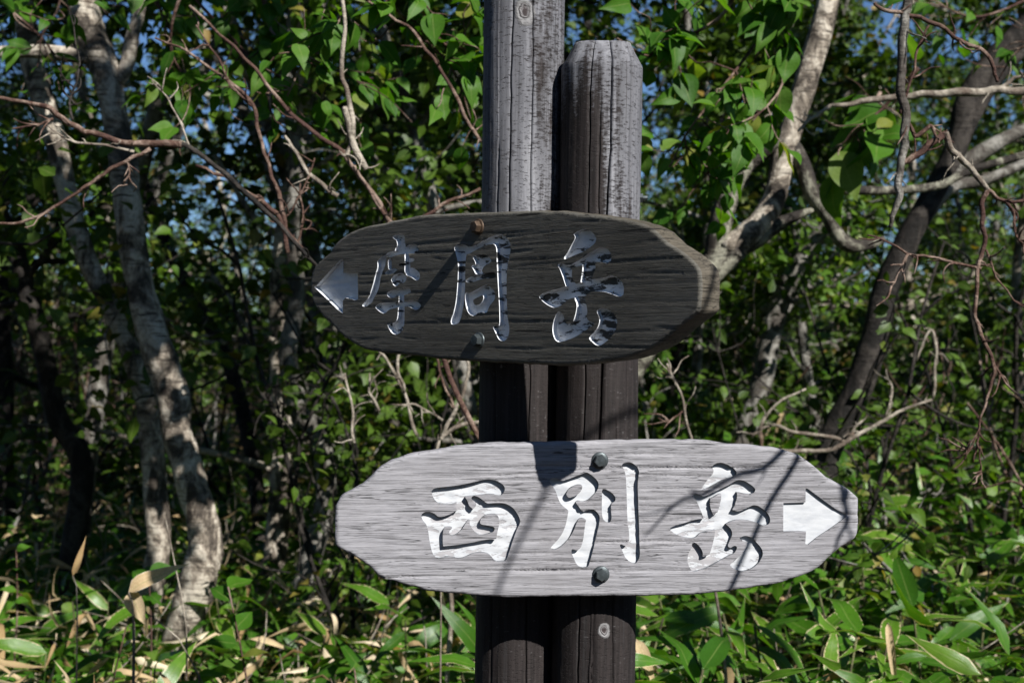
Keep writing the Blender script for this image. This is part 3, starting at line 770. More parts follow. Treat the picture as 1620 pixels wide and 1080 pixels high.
# ================================================================== plants
def leaf_shape(n, width, fold, bend, tip=1.0, base=0.5):
    """A leaf 1 long, lying along +y from the origin: 3 columns (5 for n>5), pointed, folded along the midrib and bent."""
    ys = np.linspace(0, 1, n)
    prof = np.sin(np.pi * ys ** base) ** 0.8 * (1 - ys ** 6 * 0.3) + 0.02
    prof = prof * (1 - 0.55 * ys ** 3)
    prof[-1] = 0.0; prof[0] = 0.05
    v, uv = [], []
    for y, w in zip(ys, prof):
        zz = -bend * y * y + 0.018 * math.sin(y * 11 + n + bend * 9)
        yy = y * (1 - 0.25 * bend * bend * y)
        for c in (-1, 0, 1):
            v.append((c * w * width, yy, zz + abs(c) * w * width * fold)); uv.append((0.5 + 0.5 * c, y))
    q = []
    for i_ in range(n - 1):
        for c in range(2):
            q.append((i_ * 3 + c, i_ * 3 + c + 1, (i_ + 1) * 3 + c + 1, (i_ + 1) * 3 + c))
    return np.array(v), np.array(q), np.array(uv)

def rot_from(dirs, nrm_hint):
    """Rotation matrices with local y along dirs and local z near nrm_hint."""
    y = dirs / (np.linalg.norm(dirs, axis=1)[:, None] + 1e-9)
    x = np.cross(y, nrm_hint); x /= np.linalg.norm(x, axis=1)[:, None] + 1e-9
    z = np.cross(x, y)
    return np.stack([x, y, z], axis=2)

def scatter_leaves(geo, rng, pos, size, shape, dirs=None, up_bias=0.9, sun_bias=0.5):
    n = len(pos)
    if dirs is None:
        dirs = rng.standard_normal((n, 3)); dirs[:, 2] = dirs[:, 2] * 0.5 - 0.25
    nh = rng.standard_normal((n, 3)) * 0.75 + np.array([0, 0, up_bias]) + np.array(S) * sun_bias
    Rm = rot_from(dirs, nh)
    v, q, uv = shape
    sz = size * rng.uniform(0.6, 1.25, n)
    V = np.einsum('nij,kj->nki', Rm, v) * sz[:, None, None] + pos[:, None, :]
    k = len(v)
    Q = (q[None] + (np.arange(n) * k)[:, None, None]).reshape(-1, 4)
    geo.add(V.reshape(-1, 3), Q, None, np.tile(uv, (n, 1)), np.repeat(rng.random(n), k))

SH_SMALL = leaf_shape(5, 0.33, 0.25, 0.15, base=0.7)
SH_MED = leaf_shape(6, 0.31, 0.22, 0.25, base=0.7)
SH_BROAD = leaf_shape(8, 0.36, 0.20, 0.25)

def wander(rng, p, d, L, n, kink=0.25, up=0.0):
    """A wandering polyline of n segments."""
    p = np.array(p, float); d = np.array(d, float); d /= np.linalg.norm(d)
    out = [p.copy()]
    for _ in range(n):
        d = d + rng.standard_normal(3) * kink + np.array([0, 0, up]); d /= np.linalg.norm(d)
        p = p + d * L / n; out.append(p.copy())
    return np.array(out)

def boughs(rng, wood, leaves, path, t0, t1, n, length, r, leaf_n, leaf_size, shape, up=0.10, spread=0.07, twigs=6):
    """Limbs and twigs off a trunk path, with leaves round the twigs."""
    path = np.asarray(path); m_ = len(path) - 1
    pos = []
    for k in range(n):
        t = t0 + (t1 - t0) * (k + rng.random()) / n
        f = t * m_; i_ = min(int(f), m_ - 1); p = path[i_] * (1 - f + i_) + path[i_ + 1] * (f - i_)
        a = k * 2.4 + rng.random()
        d = np.array([math.cos(a), math.sin(a), rng.uniform(-0.1, 0.7)])
        L = length * rng.uniform(0.55, 1.1) * (1.15 - 0.6 * t)
        lb = wander(rng, p, d, L, 6, 0.22, up)
        tube(wood, lb, np.linspace(r, r * 0.3, 7), 5, 2, 0, rng, False)
        for _ in range(twigs):
            f = rng.uniform(0.25, 1) * 6; i_ = min(int(f), 5); q_ = lb[i_] * (1 - f + i_) + lb[i_ + 1] * (f - i_)
            dd = (lb[i_ + 1] - lb[i_]) / np.linalg.norm(lb[i_ + 1] - lb[i_]) + rng.standard_normal(3) * 0.7
            tw = wander(rng, q_, dd, L * rng.uniform(0.25, 0.5), 4, 0.3, 0.02)
            tube(wood, tw, np.linspace(r * 0.3, r * 0.12, 5), 4, 2, 0, rng, False)
            pos.append(tw)
        pos.append(lb[3:])
    if leaf_n:
        tw = [pos[k] for k in rng.integers(0, len(pos), leaf_n)]
        pp = np.array([w[rng.integers(1, len(w))] for w in tw]) + rng.standard_normal((leaf_n, 3)) * spread
        scatter_leaves(leaves, rng, pp, leaf_size, shape)

def where(x, D):
    px = 810 + x / D * FPX
    for lim, w in ((0, 'beyond the left edge'), (150, 'near the left edge'), (330, 'behind the two birches'), (520, 'between the birches and the boards'), (740, 'just left of the posts'),
                   (1030, 'directly behind the posts'), (1260, 'just right of the posts'), (1450, 'behind the dark leaning trunk'), (1620, 'near the right edge')):
        if px < lim: return w
    return 'beyond the right edge'
def far(D):
    return 'near' if D < 7.5 else 'mid distance' if D < 11 else 'farther' if D < 15 else 'far off'

# ---- wood behind: eight kinds of slim tree, then copies --------------
def make_tree(seed, h, r, bark, leaf_n, leaf_size, t0, length, limbs, mats='leaf_far'):
    rng = np.random.default_rng(seed)
    root = link('background_tree', None)
    path = wander(rng, (0, 0, -0.15), (rng.uniform(-.12, .12), rng.uniform(-.1, .1), 1), h, 9, 0.13, 0.10)
    wood, lv, tk = Geo(), Geo(), Geo()
    tube(tk, path, np.linspace(r, r * 0.35, 10), 9, 3, 0.05, rng)
    boughs(rng, wood, lv, path, t0, 1.0, limbs, length, r * 0.32, leaf_n, leaf_size, SH_SMALL, spread=0.09)
    link('trunk', tk.mesh('trunk'), MAT[bark], root)
    link('branches', wood.mesh('branches'), MAT[bark], root)
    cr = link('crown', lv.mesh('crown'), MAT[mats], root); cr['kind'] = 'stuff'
    return root

def copy_tree(o, loc, rz, sc, label=None):
    c = o.copy(); COL.objects.link(c)
    c.location = loc; c.rotation_euler = (0, 0, rz); c.scale = (sc, sc, sc)
    if label: c['label'] = label
    for ch in o.children:
        d = ch.copy(); COL.objects.link(d); d.parent = c
        for g_ in ch.children:
            e = g_.copy(); COL.objects.link(e); e.parent = d
    return c

protos = []
spec = [(1, 5.5, .055, 'grey_bark', 5000, .075, .12, 1.25, 22), (2, 6.0, .07, 'birch', 5000, .07, .16, 1.4, 22), (3, 5.0, .05, 'grey_bark', 5000, .08, .10, 1.2, 22),
        (4, 6.5, .08, 'dark_bark', 5200, .075, .18, 1.5, 24), (5, 4.6, .045, 'pale_twig', 4400, .07, .08, 1.1, 20), (6, 5.6, .06, 'birch', 5000, .075, .14, 1.3, 22)]
for s_ in spec:
    protos.append(make_tree(*s_))
rng = np.random.default_rng(42)
kinds = ['slim grey barked leafy tree', 'slim pale barked birch', 'slim grey barked leafy tree',
         'slim dark barked leafy tree', 'thin pale stemmed leafy tree', 'slim pale barked birch']
spots = []
tries = 0
while len(spots) < 58 and tries < 6000:
    tries += 1
    D = 5.6 + 17 * rng.random() ** 1.25
    x = rng.uniform(-0.46, 0.50) * D
    if D < 6.5 and abs(x / D - 0.08) < 0.12: continue
    if all((x - a) ** 2 + (D - b) ** 2 > (0.55 + 0.02 * D) ** 2 for a, b in spots):
        spots.append((x, D))
for k, (x, D) in enumerate(spots):
    pi = k % len(protos)
    if k < len(protos):
        o = protos[pi]; o.location = (x, D, ground_z(x, D)); o.rotation_euler = (0, 0, rng.uniform(0, 6.28))
        sc = rng.uniform(0.6, 0.9); o.scale = (sc, sc, sc)
        tag(o, far(D) + ' ' + kinds[pi] + ' standing ' + where(x, D), 'tree', 'trees in the wood behind the signpost')
    else:
        copy_tree(protos[pi], (x, D, ground_z(x, D)), rng.uniform(0, 6.28), rng.uniform(0.62, 1.0), far(D) + ' ' + kinds[pi] + ' standing ' + where(x, D))

tall = [make_tree(31, 6.4, .05, 'grey_bark', 4200, .075, .58, 1.3, 18), make_tree(32, 6.0, .045, 'dark_bark', 4200, .075, .60, 1.25, 18)]  # high crowns placed above the frame to shade the wood at the left
for k, (x, D) in enumerate([(-2.0, 6.4), (-1.25, 7.2), (-0.55, 6.3), (0.25, 7.4), (-2.6, 8.2), (1.0, 8.6), (-1.0, 9.4), (-0.1, 8.8)]):
    pi = k % 2
    lb = ['tall grey trunk with its leaves carried high, standing', 'tall dark trunk with its leaves carried high, standing'][pi]
    if k < 2:
        o = tall[pi]; o.location = (x, D, ground_z(x, D)); tag(o, lb + ' ' + where(x, D), 'tree', 'tall trees with high crowns'); 
    else:
        copy_tree(tall[pi], (x, D, ground_z(x, D)), k * 1.7, 0.92 + 0.03 * (k % 4), lb + ' ' + where(x, D))

# far wood that reads as one mass
fw = Geo(); rng = np.random.default_rng(77)
n = 20000
D = rng.uniform(20, 34, n); xx = rng.uniform(-0.55, 0.55, n) * D
zz = 0.5 + rng.random(n) * (1.3 + 2.2 * vnoise(xx * 0.5, D * 0.3))
scatter_leaves(fw, rng, np.column_stack([xx, D, zz]), 0.22, SH_SMALL)
for k in range(90):
    D_ = rng.uniform(20, 34); x_ = rng.uniform(-0.55, 0.55) * D_
    tube(fw, wander(rng, (x_, D_, 0.2), (0, 0, 1), 3.2, 5, 0.1), np.linspace(0.07, 0.03, 6), 5, 2, 0, rng, False)
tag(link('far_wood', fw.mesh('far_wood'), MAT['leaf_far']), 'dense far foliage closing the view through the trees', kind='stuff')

# ---- understory shrubs -----------------------------------------------
def make_shrub(seed, h, stems, bark, leaf_n, leaf_size, mat='leaf', rad=0.011):
    rng = np.random.default_rng(seed)
    root = link('understory_shrub', None)
    st, lv = Geo(), Geo(); pos = []
    for k in range(stems):
        a = rng.uniform(0, 6.28)
        p = wander(rng, (math.cos(a) * .08, math.sin(a) * .08, -0.05), (math.cos(a) * .5, math.sin(a) * .5, 1), h * rng.uniform(.7, 1.15), 7, 0.17, 0.03)
        rr = rad * rng.uniform(0.6, 1.3)
        tube(st, p, np.linspace(rr, rr * .35, 8), 6, 2, 0.05, rng, False)
        for _ in range(9):
            i_ = rng.integers(1, 7); d = rng.standard_normal(3) * 0.8 + (p[i_ + 1] - p[i_]) / np.linalg.norm(p[i_ + 1] - p[i_])
            tw = wander(rng, p[i_], d, rng.uniform(.25, .6), 5, 0.33, 0.0)
            tube(st, tw, np.linspace(rr * .42, rr * .16, 6), 4, 2, 0, rng, False)
            pos.append(tw)
            if rng.random() < 0.5:
                tw2 = wander(rng, tw[2], rng.standard_normal(3), rng.uniform(.1, .25), 3, 0.3, 0)
                tube(st, tw2, np.linspace(rr * .2, rr * .1, 4), 4, 2, 0, rng, False)
    link('stems', st.mesh('stems'), MAT[bark], root)
    if leaf_n:
        pp = np.array([pos[k][rng.integers(1, 6)] for k in rng.integers(0, len(pos), leaf_n)]) + rng.standard_normal((leaf_n, 3)) * 0.04
        scatter_leaves(lv, rng, pp, leaf_size, SH_MED)
        f = link('foliage', lv.mesh('foliage'), MAT[mat], root); f['kind'] = 'stuff'
    return root
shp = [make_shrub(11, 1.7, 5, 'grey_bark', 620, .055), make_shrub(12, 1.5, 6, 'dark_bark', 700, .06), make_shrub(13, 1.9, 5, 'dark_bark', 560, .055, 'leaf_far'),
       make_shrub(14, 1.2, 7, 'grey_bark', 120, .05), make_shrub(15, 1.4, 8, 'red_twig', 60, .05)]
sk = ['twiggy green shrub with grey stems', 'twiggy green shrub with dark stems', 'twiggy green shrub with dark stems',
      'nearly bare grey twiggy shrub', 'nearly bare reddish twiggy shrub']
rng = np.random.default_rng(5)
spots2 = []
while len(spots2) < 40:
    D = 4.3 + 8 * rng.random() ** 1.2
    x = rng.uniform(-0.42, 0.46) * D
    if all((x - a) ** 2 + (D - b) ** 2 > 0.45 ** 2 for a, b in spots2):
        spots2.append((x, D))
for k, (x, D) in enumerate(spots2):
    pi = k % 5
    if k < 5:
        o = shp[pi]; o.location = (x, D, ground_z(x, D)); o.rotation_euler = (0, 0, rng.uniform(0, 6.28))
        tag(o, far(D) + ' ' + sk[pi] + ' low ' + where(x, D), 'shrub', 'understory shrubs')
    else:
        copy_tree(shp[pi], (x, D, ground_z(x, D)), rng.uniform(0, 6.28), rng.uniform(0.75, 1.2), far(D) + ' ' + sk[pi] + ' low ' + where(x, D))

# ---- trees one can tell apart, placed from the photograph --------------
def px_path(pts, D, dv=0.0):
    return np.array([P(p[0], p[1], (p[2] if len(p) > 2 else D)) for p in pts])

def drop(path):
    """Carry a stem's lowest point down into the ground."""
    a = path[0].copy(); b = a.copy(); b[2] = ground_z(a[0], a[1]) - 0.1
    if a[2] - b[2] < 0.05: return path
    mid = (a + b) / 2 + np.array([0.10 * math.sin(a[0] * 37 + a[1]), 0.05 * math.cos(a[0] * 51), 0])
    return np.vstack([b, mid, path])

def own_tree(name, label, trunk, D, widths, bark, limbs=(), crown=None, seed=1, cat='tree', wob=0.06, leafmat='leaf', extend=None):
    rng = np.random.default_rng(seed)
    root = thing(name, label, cat)
    path = px_path(trunk, D)
    rad = np.array(widths, float) / 2 / FPX * D
    n0 = len(path)
    path = drop(path)
    rad = np.concatenate([np.full(len(path) - n0, rad[0] * 1.1), rad])
    if extend is not None:
        e = wander(rng, path[-1], path[-1] - path[-2] + np.array(extend), np.linalg.norm(extend), 4, 0.1, 0.0)[1:]
        path = np.vstack([path, e]); rad = np.concatenate([rad, np.linspace(rad[-1] * .9, rad[-1] * .5, 4)])
    root.location = path[0]; off = path[0].copy()
    g = Geo(); tube(g, path - off, rad, 14, 5, wob, rng)
    link('trunk', g.mesh('trunk'), MAT[bark], root)
    for lm in limbs:
        g = Geo()
        lp = px_path(lm['p'], lm.get('D', D)) - off
        tube(g, lp, np.array(lm['w'], float) / 2 / FPX * lm.get('D', D), 8, 4, 0.07, rng)
        for tw in lm.get('tw', ()):
            tp = px_path(tw['p'], lm.get('D', D)) - off
            tube(g, tp, np.linspace(tw['w'][0], tw['w'][1], len(tp)) / 2 / FPX * lm.get('D', D), 6, 3, 0.05, rng)
        link('branch', g.mesh('branch'), MAT[lm.get('m', bark)], root)
    if crown:
        wood, lv = Geo(), Geo()
        boughs(rng, wood, lv, path - off, crown['t0'], 1.0, crown['n'], crown['len'], crown.get('r', 0.016), crown['leaves'], crown.get('size', 0.065), SH_MED, spread=0.07)
        link('branches', wood.mesh('branches'), MAT[bark], root)
        c_ = link('crown', lv.mesh('crown'), MAT[leafmat], root); c_['kind'] = 'stuff'
    return root

own_tree('birch_tree', 'big pale birch with the thickest lumpy trunk, in dappled shade at the left', [(312, 920), (322, 850), (302, 760), (282, 690), (268, 610), (240, 520), (215, 430), (205, 340), (192, 240), (170, 130), (140, 40), (125, -40)], 4.5,
         [56, 54, 48, 54, 58, 52, 43, 48, 41, 44, 46, 42], 'birch',
         [dict(p=[(175, 140), (198, 110), (208, 60), (222, 15), (230, -40)], w=[26, 24, 22, 18, 16]),
          dict(p=[(165, 95), (100, 86), (50, 82), (-30, 84)], w=[22, 24, 22, 20])],
         dict(t0=0.72, n=14, len=1.3, leaves=2600, size=0.065), 21, wob=0.11, extend=(-0.2, 0.1, 1.6))
own_tree('birch_tree', 'thinner crooked birch leaning left beside the big lumpy birch', [(250, 870), (246, 790), (240, 690), (222, 600), (180, 500), (135, 400), (105, 300), (88, 220), (62, 140), (45, 70), (30, -30)], 4.9,
         [36, 38, 38, 31, 30, 31, 30, 33, 34, 32, 30], 'birch', (), dict(t0=0.75, n=10, len=1.2, leaves=1800, size=0.065), 22, wob=0.11, extend=(-0.3, 0.1, 1.5))
own_tree('old_tree', 'gnarled lichened tree right of the posts with one smooth pale leader and an arching bough', [(925, 770), (955, 665), (1000, 570), (1058, 490), (1120, 430), (1165, 390)], 4.2,
         [60, 58, 56, 54, 50, 44], 'lichen_bark',
         [dict(p=[(1150, 400), (1195, 362), (1217, 330), (1228, 305), (1237, 250), (1256, 190), (1288, 85), (1312, -10), (1330, -120)], w=[46, 42, 40, 38, 37, 38, 38, 34, 30], m='birch'),
          dict(p=[(1128, 430), (1140, 350), (1165, 280), (1200, 240), (1240, 225), (1268, 255), (1285, 305), (1312, 345), (1335, 385), (1370, 388), (1400, 378)], w=[36, 36, 35, 34, 31, 26, 26, 23, 24, 18, 11],
               tw=[dict(p=[(1290, 298), (1380, 302), (1440, 300), (1490, 292), (1540, 268), (1640, 240)], w=[16, 14])]),
          dict(p=[(1140, 395), (1185, 385), (1240, 350), (1290, 330)], w=[40, 30, 20, 8])], None, 24)
own_tree('dark_tree', 'dark leaning tree trunk in shade at the right, sloping up past the hanging twigs', [(1300, 760), (1325, 680), (1360, 610), (1385, 530), (1400, 460), (1440, 370), (1480, 300), (1515, 230), (1530, 160), (1570, 95), (1640, 20)], 5.0,
         [56, 46, 44, 42, 40, 37, 36, 35, 36, 34, 32], 'dark_bark',
         [dict(p=[(1515, 235), (1560, 150), (1600, 100), (1660, 40)], w=[26, 22, 20, 16]), dict(p=[(1440, 375), (1500, 300), (1560, 285), (1640, 250)], w=[26, 20, 18, 14], m='grey_bark'),
          dict(p=[(1480, 300), (1540, 250), (1600, 215), (1660, 190)], w=[30, 26, 22, 20], m='grey_bark')],
         dict(t0=0.85, n=12, len=1.6, leaves=2400, size=0.07), 25, extend=(0.7, 0.1, 1.4))
own_tree('grey_tree', 'slim grey trunk in half shade behind the end of the lower board', [(1165, 720), (1185, 670), (1205, 600), (1222, 520), (1250, 440), (1290, 380), (1330, 330)], 6.2,
         [40, 36, 34, 32, 30, 26, 22], 'grey_bark', (), dict(t0=0.6, n=8, len=1.0, leaves=700, size=0.06), 26)
own_tree('bare_branch', 'long pale bare branch crossing level behind the hanging twigs', [(1320, 165), (1390, 158), (1460, 150), (1540, 146), (1680, 130)], 4.0,
         [10, 13, 14, 14, 15], 'pale_twig', (), None, 27, 'branch') if False else None
own_tree('dim_tree', 'dim thin trunk standing in deep shade left of the birches', [(130, 740), (90, 660), (70, 560), (40, 450), (20, 380), (-20, 300)], 5.6, [36, 34, 32, 30, 28, 26], 'dark_bark', (), dict(t0=0.6, n=8, len=1.0, leaves=1200, size=0.06), 28)
own_tree('lean_tree', 'pale kinked thin trunk between the birches and the boards', [(515, 790), (505, 690), (470, 640), (455, 560), (470, 470), (462, 360), (470, 240), (455, 120), (470, -20)], 5.4, [34, 34, 36, 30, 28, 26, 24, 22, 20], 'grey_bark', (), dict(t0=0.55, n=12, len=1.2, leaves=2200, size=0.06), 29, extend=(0, 0, 1.2))

# ---- bare twigs near the sign --------------------------------------------
def twig_thing(name, label, cat, parts, mat, seed, D, slim=0.82):
    """A bare shrub or bough; the first stem is rooted or carried out of view, each stem is a child."""
    rng = np.random.default_rng(seed)
    root = thing(name, label, cat)
    first = px_path(parts[0]['p'], parts[0].get('D', D))
    if parts[0].get('ground'): first = drop(first)
    off = first[0].copy(); root.location = off
    for k, pt in enumerate(parts):
        path = first if k == 0 else px_path(pt['p'], pt.get('D', D))
        DD = pt.get('D', D)
        g = Geo()
        rad = np.interp(np.linspace(0, 1, len(path)), np.linspace(0, 1, len(pt['w'])), np.array(pt['w'], float)) / 2 / FPX * DD * slim
        if len(path) > 2:
            n_ = len(path); path2 = catmull(path, 3); rad = np.interp(np.linspace(0, 1, len(path2)), np.linspace(0, 1, n_), rad)
            path2[1:-1] += rng.standard_normal((len(path2) - 2, 3)) * np.minimum(0.006, np.linalg.norm(np.diff(path2, axis=0), axis=1)[:-1] * 0.07)[:, None]; path = path2
        pass
        tube(g, path - off, rad, 8, 2, 0.12, rng)
        # little side spurs and buds
        cr = catmull(path, 4)
        for _ in range(pt.get('spurs', 6)):
            i_ = rng.integers(1, len(cr) - 1)
            d = (cr[i_] - cr[i_ - 1]); d = d / (np.linalg.norm(d) + 1e-9) + rng.standard_normal(3) * 0.7
            tube(g, wander(rng, cr[i_] - off, d, rng.uniform(0.02, 0.07), 3, 0.35), np.linspace(0.0022, 0.0011, 4), 5, 2, 0, rng)
        link(pt.get('n', 'twig'), g.mesh('twig'), MAT[pt.get('m', mat)], root)
    return root

twig_thing('bare_tree', 'bare grey limb hanging straight down with kinked reddish twigs at the far right', 'tree', [
    dict(p=[(1436, -120), (1436, 0), (1430, 60), (1424, 140), (1433, 175), (1431, 230), (1421, 285), (1424, 310), (1414, 335), (1408, 360)], w=[19, 19, 18, 18, 17, 16, 14, 12, 7], n='limb', m='grey_bark'),
    dict(p=[(1424, 258), (1455, 243), (1475, 225), (1497, 212)], w=[12, 13, 14], n='limb'),
    dict(p=[(1495, 210), (1508, 240), (1535, 265), (1562, 300)], w=[14, 12, 11], n='limb', m='pale_twig'),
    dict(p=[(1562, 298), (1554, 325), (1558, 375), (1545, 430), (1542, 490), (1550, 525), (1571, 575), (1567, 615), (1552, 660), (1546, 700), (1540, 730)], w=[10, 9, 9, 8, 7, 5, 3]),
    dict(p=[(1562, 300), (1588, 318), (1640, 318)], w=[8, 6]), dict(p=[(1590, 318), (1604, 338), (1607, 370), (1640, 415)], w=[8, 6, 5]),
    dict(p=[(1571, 575), (1595, 608), (1640, 655)], w=[5, 3]), dict(p=[(1552, 425), (1500, 412), (1460, 404), (1436, 402), (1400, 380), (1372, 372)], w=[6, 5, 5, 3]),
    dict(p=[(1436, 402), (1420, 435), (1404, 468)], w=[6, 4, 2]), dict(p=[(1560, 395), (1590, 460), (1640, 500)], w=[5, 3]),
    dict(p=[(1383, 5), (1395, 14), (1440, 26), (1485, 40), (1518, 66), (1560, 86), (1572, 110), (1578, 130)], w=[6, 8, 9, 9, 9, 7]),
    dict(p=[(1545, 700), (1552, 735), (1552, 765)], w=[4, 2]), dict(p=[(1545, 690), (1535, 710), (1528, 712)], w=[3, 2]),
    dict(p=[(1424, 180), (1440, 130), (1455, 70), (1470, 40)], w=[7, 5, 4]), dict(p=[(1430, 180), (1448, 215), (1472, 200), (1480, 215)], w=[6, 9, 6])], 'red_twig', 31, 2.75)
twig_thing('bare_bough', 'long pale bare bough lying almost level behind the hanging limb', 'branch', [
    dict(p=[(1700, 138), (1600, 140), (1540, 147), (1460, 150), (1390, 158), (1315, 167)], w=[18, 17, 16, 15, 13, 8], n='limb'),
    dict(p=[(1580, 142), (1605, 125), (1640, 112)], w=[9, 6]), dict(p=[(1315, 167), (1280, 190), (1262, 208)], w=[7, 4])], 'pale_twig', 32, 3.7)
twig_thing('bare_shrub', 'tangle of thin reddish bare stems rising behind the upper board on its left', 'shrub', [
    dict(p=[(800, 800), (735, 650), (668, 480), (622, 360), (560, 265), (530, 232), (465, 185), (420, 130), (370, 75), (300, 10)], w=[11, 11, 11, 10, 9, 9, 8, 7, 6], ground=True, n='stem'),
    dict(p=[(630, 370), (612, 345), (590, 310), (560, 262)], w=[9, 8, 6], n='stem'),
    dict(p=[(455, 400), (446, 330), (425, 260), (410, 215), (398, 165), (350, 120), (300, 85), (245, 60)], w=[9, 9, 8, 8, 7, 5, 4], n='stem'),
    dict(p=[(398, 168), (370, 140), (345, 95), (310, 40)], w=[5, 4, 3]),
    dict(p=[(478, 395), (460, 375), (440, 340), (400, 310), (355, 280), (310, 262)], w=[11, 9, 9, 7, 6], n='stem'),
    dict(p=[(530, 232), (548, 245), (560, 205), (550, 150), (540, 110), (545, 40), (535, -30)], w=[6, 11, 11, 9, 8, 7], n='stem', m='pale_twig'),
    dict(p=[(545, 170), (560, 230), (580, 268)], w=[12, 14, 12], n='stem', m='pale_twig'),
    dict(p=[(535, 310), (500, 285), (470, 245), (450, 215)], w=[9, 8, 6], m='pale_twig'),
    dict(p=[(660, 350), (700, 325), (760, 298)], w=[8, 7, 6]), dict(p=[(760, 225), (735, 180), (700, 115), (660, 60), (610, 20), (540, -20)], w=[7, 7, 6, 5], n='stem', m='red_twig'),
    dict(p=[(470, 385), (480, 345), (475, 290)], w=[5, 3]), dict(p=[(450, 345), (480, 300), (498, 250)], w=[4, 3])], 'red_twig', 33, 3.2)
twig_thing('bare_bough', 'orange brown bare bough reaching across the birch trunks at the left', 'branch', [
    dict(p=[(560, 470), (500, 420), (460, 375), (400, 318), (340, 262), (300, 232), (285, 229)], w=[7, 8, 9, 10, 10, 11], n='limb', m='dark_bark'),  # same bough out of the sun, its shade put in by darker bark
    dict(p=[(288, 229), (262, 228), (205, 225), (150, 212), (110, 195), (80, 172), (40, 162), (-30, 150)], w=[13, 14, 13, 12, 12, 10, 8, 7], n='limb'),
    dict(p=[(238, 235), (200, 255), (175, 268), (145, 290), (110, 312), (70, 338), (30, 352), (-20, 356)], w=[8, 8, 7, 6, 6, 5]),
    dict(p=[(212, 240), (150, 230), (110, 222), (90, 210), (74, 198)], w=[6, 5, 3], m='pale_twig'), dict(p=[(84, 188), (60, 197), (20, 204)], w=[6, 4]),
    dict(p=[(300, 232), (285, 195), (265, 155), (240, 128)], w=[4, 3], m='pale_twig'), dict(p=[(200, 255), (205, 275), (195, 288)], w=[4, 3]),
    dict(p=[(115, 190), (110, 165), (122, 130), (125, 90), (110, 20)], w=[6, 5, 4, 3], m='dark_bark'), dict(p=[(118, 165), (100, 140), (95, 118)], w=[4, 3], m='dark_bark')], 'red_twig', 34, 3.05)
twig_thing('fallen_branch', 'pale forked dead branch lying in the sasa behind the right end of the lower board', 'branch', [
    dict(p=[(1200, 770), (1230, 715), (1290, 714), (1340, 700), (1400, 665), (1475, 632)], w=[9, 9, 9, 8, 5], n='limb'),
    dict(p=[(1340, 700), (1310, 690), (1260, 684), (1220, 672), (1190, 690)], w=[7, 7, 5]), dict(p=[(1338, 702), (1350, 680), (1365, 665)], w=[6, 4]),
    dict(p=[(1475, 632), (1480, 560), (1472, 522), (1450, 570)], w=[6, 6, 4]), dict(p=[(1200, 680), (1225, 640), (1275, 615)], w=[6, 4]), dict(p=[(1400, 660), (1412, 620), (1405, 600)], w=[5, 3])], 'pale_twig', 35, 4.4)
twig_thing('dry_weed', 'thin straight dry stem standing just right of the posts above the lower board', 'weed', [
    dict(p=[(1100, 740), (1090, 680), (1075, 620), (1055, 575)], w=[6, 6, 4], ground=True, n='stem'), dict(p=[(1078, 628), (1065, 600), (1045, 590)], w=[4, 2]), dict(p=[(1080, 650), (1060, 665), (1050, 668)], w=[4, 2], m='red_twig')], 'pale_twig', 36, 3.4)
twig_thing('bare_shrub', 'low tangle of pale dead twigs between the two boards left of the posts', 'shrub', [
    dict(p=[(690, 740), (700, 690), (725, 640), (740, 590), (735, 560)], w=[9, 9, 8, 6], ground=True, n='stem'),
    dict(p=[(700, 690), (730, 672), (780, 665)], w=[8, 9, 8]), dict(p=[(660, 690), (640, 620), (610, 570), (600, 555)], w=[7, 6, 5]), dict(p=[(640, 620), (630, 580), (632, 550)], w=[7, 6]),
    dict(p=[(600, 650), (585, 620), (585, 590)], w=[6, 5, 4]), dict(p=[(560, 700), (555, 640), (545, 590)], w=[6, 4]), dict(p=[(720, 650), (700, 600), (690, 560)], w=[5, 4], m='red_twig'), dict(p=[(700, 665), (660, 640), (620, 640)], w=[5, 3])], 'pale_twig', 37, 3.7)

# boughs of the tree that stands right of the trail; their shadows fall on the lower board
def shadow_bough(name, label, lines, k, root_at, mat, seed):
    rng = np.random.default_rng(seed); root = thing(name, label, 'tree', root_at); off = np.array(root_at)
    pts0 = None
    for px, w in lines:
        uv = bl[3](np.array(px, float)); wp = bl[0] + uv[:, :1] * bl[1] + np.column_stack([np.zeros((len(uv), 2)), uv[:, 1]]) + np.array(S) * k
        wp = wp + rng.standard_normal(wp.shape) * 0.002
        if pts0 is None: pts0 = wp
        g = Geo(); tube(g, wp - off, np.linspace(w[0], w[1], len(wp)), 7, 3, 0.08, rng); link('twig', g.mesh('twig'), MAT[mat], root)
    return root, pts0
r1, q0 = shadow_bough('roadside_tree', 'bare bough of a slim tree standing beside the trail beyond the right edge', [
    ([(1330, 590), (1285, 660), (1262, 722), (1225, 790), (1190, 850), (1150, 932), (1120, 990)], (0.0055, 0.0035)),
    ([(1285, 660), (1240, 716), (1205, 742), (1165, 755), (1110, 780), (1090, 785), (1060, 805), (1035, 835), (1018, 850)], (0.0052, 0.0012)),
    ([(1092, 784), (1050, 806), (1010, 815)], (0.002, 0.001)), ([(1212, 738), (1203, 755), (1198, 765)], (0.0022, 0.0008)), ([(1100, 783), (1092, 770)], (0.003, 0.001)),
    ([(1360, 690), (1337, 770), (1342, 815), (1330, 850), (1322, 875), (1310, 930)], (0.0045, 0.0015)), ([(1360, 690), (1342, 770), (1337, 815), (1347, 853), (1360, 890)], (0.0032, 0.0015))], 0.9, (2.3, 1.0, 0), 'dark_bark', 41)
g = Geo(); rg = np.random.default_rng(9)
top = q0[0] - np.array([2.3, 1.0, 0])
tube(g, [(0, 0, -0.1), (0.03, 0, 0.7), (-0.05, 0.05, 1.4), (-0.02, 0, 2.2), (0.1, 0.05, 3.4)], [0.06, 0.055, 0.05, 0.045, 0.03], 10, 4, 0.05, rg)
